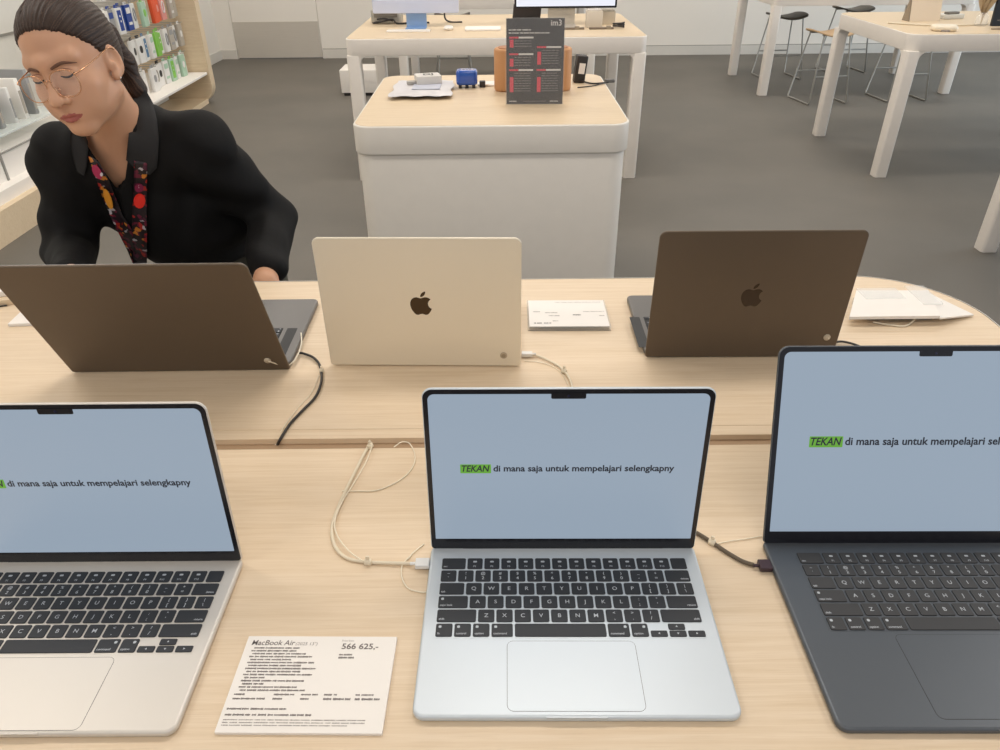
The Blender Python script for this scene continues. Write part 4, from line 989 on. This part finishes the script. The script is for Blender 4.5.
tones = [mat('hair_'+n_, c_, .45, var=.3, scale=60, bump=.4, bscale=300, spec=.3) for n_, c_ in (('darkest', s2l(42, 29, 22)), ('dark', s2l(54, 38, 29)), ('brown', s2l(66, 47, 36)), ('umber', s2l(50, 35, 26)))]
hair = F2.build('hair', tones, person, hairtone, 1)

# shirt
shirtm = mat('black_shirt', s2l(14, 13, 13), .75, var=.25, scale=7, bump=.25, bscale=60, spec=.22)
F3 = Field(axis(-1.10, -.38, .0042, []), axis(1.30, 2.06, .0046, []), axis(.76, 1.24, .0042, []))
F3.ell(WAI+(.01, -.01, -.0), (.140, .112, .13), Lean, .05); F3.ell(CHE, (.156, .120, .13), Lean, .05); F3.ell(CHE+(.0, -.055, -.075), (.115, .075, .09), Lean, .04); F3.ell(UCH, (.158, .088, .076), Lean, .04)
F3.ell(PEL+(0.0, -.04, .02), (.145, .115, .09), None, .05); F3.ell((-.735, 1.70, .895), (.115, .085, .11), None, .05); F3.ell((-.862, 1.66, .955), (.05, .06, .06), None, .04); F3.ell((-.765, 1.665, .90), (.105, .075, .095), None, .04)
F3.cap(UCH+(0, 0, .03), NB+(0, .004, .0), .070, .062, .03)
for sh, el, wr, c in ((SHL, ELL, WRL, .84), (SHR, ELR, WRR, .93)):
    F3.cap(NB+(0, .0, -.015), sh+(0, 0, .004), .052, .060, .05)
    F3.cap(UCH+(sh-UCH)*.4, sh, .066, .064, .04); F3.cap(sh, el, .064, .053, .03); F3.cap(el, el+(wr-el)*c, .052, .042 if sh[0] > -.8 else .033, .02)
# folds: creases at elbows and a long drape on the chest
def folds(X, Y, Z):
    return 0
sl, X, Y, Z = F3.blk((-1.1, 1.3, .76), (-.38, 2.06, 1.24))
X = X.astype(float); Y = Y.astype(float); Z = Z.astype(float)
F3.F[sl] += (.0042*np.sin(Z*62+X*38+2.2*np.sin(Y*21))*np.clip((np.abs(X+.79)-.09)/.06, 0, 1)+.0024*np.sin(Z*33-X*55+1.5*np.sin(X*31+Y*12))).astype(np.float32)
# V opening cut through the front (a wedge from the throat down)
def proj2(X, Y, Z):
    c, s_ = cos(CT), sin(CT); zz = Z-CH
    dep = Y*c-zz*s_; u = Y*s_+zz*c; return 500+CF*X/dep, 375-CF*u/dep, dep
VEE = [(80, 112), (135, 84), (134, 128), (127, 176), (119, 186), (100, 158), (86, 136)]
def vee(X, Y, Z):
    px, py, dep = proj2(X, Y, Z); d = -1e3
    for (ax_, ay_), (bx_, by_) in zip(VEE, VEE[1:]+VEE[:1]):
        L_ = math.hypot(bx_-ax_, by_-ay_); d = np.maximum(d, ((px-ax_)*(by_-ay_)-(py-ay_)*(bx_-ax_))/L_)
    return np.maximum(d*dep/CF, Y-1.66)
veeF = lambda X, Y, Z: vee(X, Y, Z)
F3.apply(vee, (-1.1, 1.3, .95), (-.38, 1.7, 1.24), .004, 's')
shirt = F3.build('shirt', [shirtm], person, smooth_it=2)
# trousers
trm = mat('grey_green_trousers', s2l(74, 72, 60), .75, var=.1)
F4 = Field(axis(-.92, -.40, .009, []), axis(1.68, 2.10, .009, []), axis(.06, 1.0, .009, []))
F4.ell(PEL+(0, .01, .04), (.140, .12, .11), None, .05); F4.ell(PEL+(0, .0, -.02), (.140, .115, .11), None, .05)
for hp, kn, an in ((HIPL, KNL, ANL), (HIPR, KNR, ANR)): F4.cap(hp, kn, .095, .070, .04); F4.cap(kn, an+(0, 0, .02), .070, .055, .03)
F4.build('trousers', [trm], person)
shm = mat('shoe_black', s2l(30, 28, 28), .4)
for an in (ANL, ANR):
    b = MB(); b.slab(an[0], an[1]-.065, .095, .27, .045, 0, .02, .004); b.slab(an[0], an[1]-.06, .085, .25, .042, .015, .075, .03, bs=5); b.build('shoe', shm, person)

# patches laid on a surface: collar, placket, lanyard
def strip(pairs, mats, name, parent, off=.002, th=.002, mi=0, sub=6, F=None):
    """pairs: (left px, right px) rungs laid on the shirt surface"""
    F = F or F3; L = []; 
    for k in range(len(pairs)-1):
        for q in range(sub):
            u = q/sub; L.append([tuple(pairs[k][s_][i]*(1-u)+pairs[k+1][s_][i]*u for i in (0, 1)) for s_ in (0, 1)])
    L.append(pairs[-1]); n_ = 7; rows = []; last = 1.45
    for l_, r_ in L:
        row = []
        for j in range(n_):
            u = j/(n_-1); x, y = l_[0]*(1-u)+r_[0]*u, l_[1]*(1-u)+r_[1]*u; p = F.hit(x, y, off)
            row.append((p-Vector((0, 0, CH))).length if p is not None else np.nan)
        rows.append(row)
    A = np.array(rows); med = np.nanmedian(A); A[np.abs(A-med) > .11] = np.nan
    while np.isnan(A).any():                       # rungs hanging free take the distance of their neighbours
        B_ = np.pad(A, 1, constant_values=np.nan); N4 = np.stack([B_[:-2, 1:-1], B_[2:, 1:-1], B_[1:-1, :-2], B_[1:-1, 2:]]); ok = (~np.isnan(N4)).sum(0)
        fill = np.where(ok > 0, np.nansum(N4, 0)/np.maximum(ok, 1), np.nan); A = np.where(np.isnan(A), fill, A)
    for _ in range(6):
        B_ = np.pad(A, 1, mode='edge'); A = np.minimum((B_[:-2, 1:-1]+B_[2:, 1:-1]+B_[1:-1, :-2]+B_[1:-1, 2:]+2*A)/6, A+.002)
    vs = []; 
    for lay in (0, 1):
        for i, (l_, r_) in enumerate(L):
            for j in range(n_):
                u = j/(n_-1); x, y = l_[0]*(1-u)+r_[0]*u, l_[1]*(1-u)+r_[1]*u; d = ray_dir(x, y); d = d/d.length
                vs.append(Vector((0, 0, CH))+d*(A[i, j]-(th if lay == 0 else 0)))
    N_ = len(L)*n_; fs = []
    for i in range(len(L)-1):
        for j in range(n_-1):
            a = i*n_+j; fs.append((a, a+n_, a+n_+1, a+1)); fs.append((N_+a, N_+a+1, N_+a+n_+1, N_+a+n_))
    for i in range(len(L)-1):
        for j in (0, n_-1): a = i*n_+j; fs.append((a, a+n_, N_+a+n_, N_+a))
    for j in range(n_-1):
        for i in (0, len(L)-1): a = i*n_+j; fs.append((a, a+1, N_+a+1, N_+a))
    b = MB(); b.add(vs, fs, mi, True); return b.build(name, mats, parent)
colm = mat('collar_charcoal', s2l(42, 41, 41), .75, var=.08, spec=.3)
strip([((126, 86), (146, 90)), ((127, 98), (153, 103)), ((128, 114), (157, 120)), ((129, 132), (159, 140)), ((127, 150), (158, 158)), ((126, 160), (157, 168)), ((134, 168), (150, 175))], colm, 'collar', shirt, .004, .003)
strip([((79, 122), (90, 130)), ((71, 128), (88, 140)), ((70, 142), (88, 152)), ((73, 158), (87, 166)), ((77, 172), (84, 176))], colm, 'collar', shirt, .004, .003)
strip([((118, 184), (131, 176)), ((122, 206), (137, 204)), ((127, 230), (141, 230)), ((130, 250), (144, 250)), ((133, 262), (147, 262))], shirtm, 'button_placket', shirt, .001, .0015)
lb = mat('lanyard_black', s2l(28, 22, 24), .5)
# printed ribbon: coloured blotches on black
m, t, bb = nt('lanyard_print'); tc = t.nodes.new('ShaderNodeTexCoord'); vo = t.nodes.new('ShaderNodeTexVoronoi'); vo.inputs['Scale'].default_value = 110
wn = t.nodes.new('ShaderNodeTexNoise'); wn.inputs['Scale'].default_value = 60
t.links.new(tc.outputs['Object'], wn.inputs['Vector']); ad = t.nodes.new('ShaderNodeMixRGB'); ad.blend_type = 'ADD'; ad.inputs[0].default_value = .012
t.links.new(tc.outputs['Object'], ad.inputs[1]); t.links.new(wn.outputs['Color'], ad.inputs[2]); t.links.new(ad.outputs[0], vo.inputs['Vector'])
sp = t.nodes.new('ShaderNodeSeparateColor'); t.links.new(vo.outputs['Color'], sp.inputs[0])
cr = t.nodes.new('ShaderNodeValToRGB'); cr.color_ramp.interpolation = 'CONSTANT'; el = cr.color_ramp.elements
stops = [(0, s2l(26, 18, 22)), (.34, s2l(110, 28, 52)), (.43, s2l(32, 20, 24)), (.60, s2l(180, 44, 38)), (.67, s2l(190, 182, 186)), (.72, s2l(36, 22, 28)), (.88, s2l(206, 128, 44)), (.93, s2l(80, 28, 50))]
el[0].color = (*stops[0][1], 1); el[1].position = stops[1][0]; el[1].color = (*stops[1][1], 1)
for p_, c_ in stops[2:]: e_ = el.new(p_); e_.color = (*c_, 1)
t.links.new(sp.outputs[0], cr.inputs[0]); t.links.new(cr.outputs[0], bb.inputs['Base Color']); bb.inputs['Roughness'].default_value = .45
lan = strip([((88, 156), (98, 160)), ((95, 176), (109, 180)), ((102, 196), (116, 198)), ((110, 216), (123, 216)), ((119, 234), (134, 232)), ((127, 250), (141, 248)), ((133, 264), (147, 262))], m, 'lanyard', person, .006, .0015)
strip([((134, 160), (147, 162)), ((134, 180), (147, 182)), ((133, 200), (147, 200)), ((132, 218), (147, 218)), ((132, 236), (147, 236)), ((133, 250), (147, 250)), ((134, 264), (147, 263))], m, 'lanyard_strap', lan, .0075, .0015)
def blot(px, py, rx, ry, ang, c_, nm):
    n_ = 14; b = MB(); vs = []
    for k in range(n_):
        a = 2*pi*k/n_; x = rx*cos(a); y = ry*sin(a); x, y = x*cos(ang)-y*sin(ang), x*sin(ang)+y*cos(ang); p = F3.hit(px+x, py+y, .0115); vs.append(p if p else F3.hit(px, py, .0115))
    b.add(vs, [tuple(range(n_))], 0); b.build(nm, mat(nm, c_, .5), lan)
blot(108, 199, 3.5, 11, -.35, s2l(232, 156, 48), 'orange_print'); blot(139.5, 201, 6, 7.5, 0, s2l(228, 40, 26), 'red_print')
blot(97, 172, 4, 8, -.5, s2l(176, 34, 84), 'magenta_print'); blot(139, 188, 4.5, 4.5, 0, s2l(128, 26, 66), 'plum_print'); blot(101.5, 174.5, 1.5, 2, 0, s2l(220, 210, 215), 'white_print'); blot(139.5, 186.5, 1.2, 1.8, 0, s2l(220, 210, 215), 'white_print')
# brows and lashes
brm = mat('brow_brown', s2l(108, 76, 58), .8)
def face_on(x, z, off=.0006):
    p0 = hw((x, .14, z)); d = -HR[:, 1]
    for k in range(400):
        p = p0+d*(k*.0004)
        if F1.sample(p) < off: return (p-HP) @ HR
    return np.array((x, .08, z))
def facial(pts, rads, name, m_, flat=1.0):
    b = MB(); b.tube([Vector(hw(face_on(x, z, .0004))) for x, z in pts], .001, 8, rads=rads, sub=5, flat=flat); return b.build(name, m_, person)
for sx in (-1, 1):
    facial([(sx*.013, .0120), (sx*.023, .0150), (sx*.035, .0165), (sx*.045, .0130), (sx*.051, .0090)], [.0022, .0032, .0028, .0018, .0006], 'eyebrow', brm)
    facial([(sx*.018, -.0045), (sx*.024, -.0070), (sx*.031, -.0080), (sx*.038, -.0070), (sx*.0445, -.0035)], [.0008, .0017, .0020, .0019, .0010], 'eyelash', mat('lash_black', s2l(34, 24, 22), .6))
    facial([(sx*.019, .0035), (sx*.025, .0062), (sx*.032, .0066), (sx*.039, .0050), (sx*.044, .0015)], [.0003, .0006, .0006, .0006, .0003], 'eyelid_crease', mat('lid_crease', s2l(140, 88, 68), .6))
# glasses
gold = mat('gold_wire', s2l(206, 158, 120), .25, .8)
gl = bpy.data.objects.new('eyeglasses', None); COL.objects.link(gl); gl.parent = person
def rim(sx):
    out = []
    for k in range(28):
        a = 2*pi*k/28; cx, cz = cos(a), sin(a); e = 2.6
        rr3 = 1/((abs(cx)**e+abs(cz)**e)**(1/e)); x = .0265*rr3*cx*(1.0 if cz > -.2 else 1-.10*abs(cz)); z = .0235*rr3*cz
        out.append((sx*(.0325+x), .098-.0035*((.0325+x)/.05)**2, -.014+z))
    return out
for sx in (-1, 1):
    r_ = rim(sx); b = MB(); b.tube([Vector(hw(p)) for p in r_+[r_[0]]], .0009, 8, sub=2); b.build('rim', gold, gl)
    b = MB(); c_ = Vector(hw((sx*.0325, .0965, -.014))); b.add([c_]+[Vector(hw((p[0], p[1]-.0, p[2]))) for p in r_], [(0, i+1, (i+1) % 28+1) for i in range(28)], 0, True); b.build('lens', glass('lens_glass', (.98, .98, .98), .02, .08), gl)
    b = MB(); b.tube([Vector(hw(p)) for p in ((sx*.058, .0945, -.002), (sx*.066, .089, .000), (sx*.0715, .070, .002), (sx*.0765, .030, .006), (sx*.0800, -.004, .010), (sx*.0795, -.022, .0), (sx*.078, -.030, -.016))], .0012, 8, sub=4); b.build('temple', gold, gl)
b = MB(); b.tube([Vector(hw(p)) for p in ((-.0085, .0965, -.008), (-.004, .0985, -.004), (.004, .0985, -.004), (.0085, .0965, -.008))], .0009, 8); b.build('bridge', gold, gl)
for sx in (-1, 1):
    b = MB(); b.tube([Vector(hw(p)) for p in ((sx*.009, .0965, -.016), (sx*.008, .0945, -.019), (sx*.0095, .092, -.022))], .0007, 6); b.lathe([(.0001, -.0006), (.0026, -.0006), (.0026, .0006), (.0001, .0006)], 10, 0, T3(Vector(hw((sx*.0095, .0915, -.022)))) @ Rm(.9, 'X')); b.build('nose_pad', gold, gl)
b = MB(); b.lathe([(.0001, -.0018), (.0018, 0), (.0001, .0018)], 10, 0, T3(Vector(hw((.0775, .000, -.044))))); b.build('earring', M['paper'], person)


# ------------------------------------------------------------------ light
def area(name, loc, size, e, col, rot=(0, 0, 0), sy=None):
    l = bpy.data.lights.new(name, 'AREA'); l.energy = e; l.color = col; l.shape = 'RECTANGLE'; l.size = size; l.size_y = sy or size
    o = bpy.data.objects.new(name, l); COL.objects.link(o); o.location = loc; o.rotation_euler = rot; return o
warm = (1, .935, .865)
for x in (-2.2, 0.2, 2.8):
    for y in (-.8, 1.8, 4.6, 7.6): area('ceiling_lamp', (x, y, 3.36), 1.3, {-.8: 19, 1.8: 23, 4.6: 31, 7.6: 33}[y], warm, sy=.5)
area('daylight_window', (8.5, 6, 1.8), 5, 260, (.74, .88, 1), (0, pi/2, 0), 3)
w = bpy.data.worlds.new('world'); S.world = w; w.use_nodes = True
bg = w.node_tree.nodes['Background']; bg.inputs[0].default_value = (.9, .93, 1, 1); bg.inputs[1].default_value = .55
S.view_settings.view_transform = 'Standard'; S.view_settings.look = 'None'; S.view_settings.gamma = 1; S.view_settings.exposure = 0; S.view_settings.use_curve_mapping = False
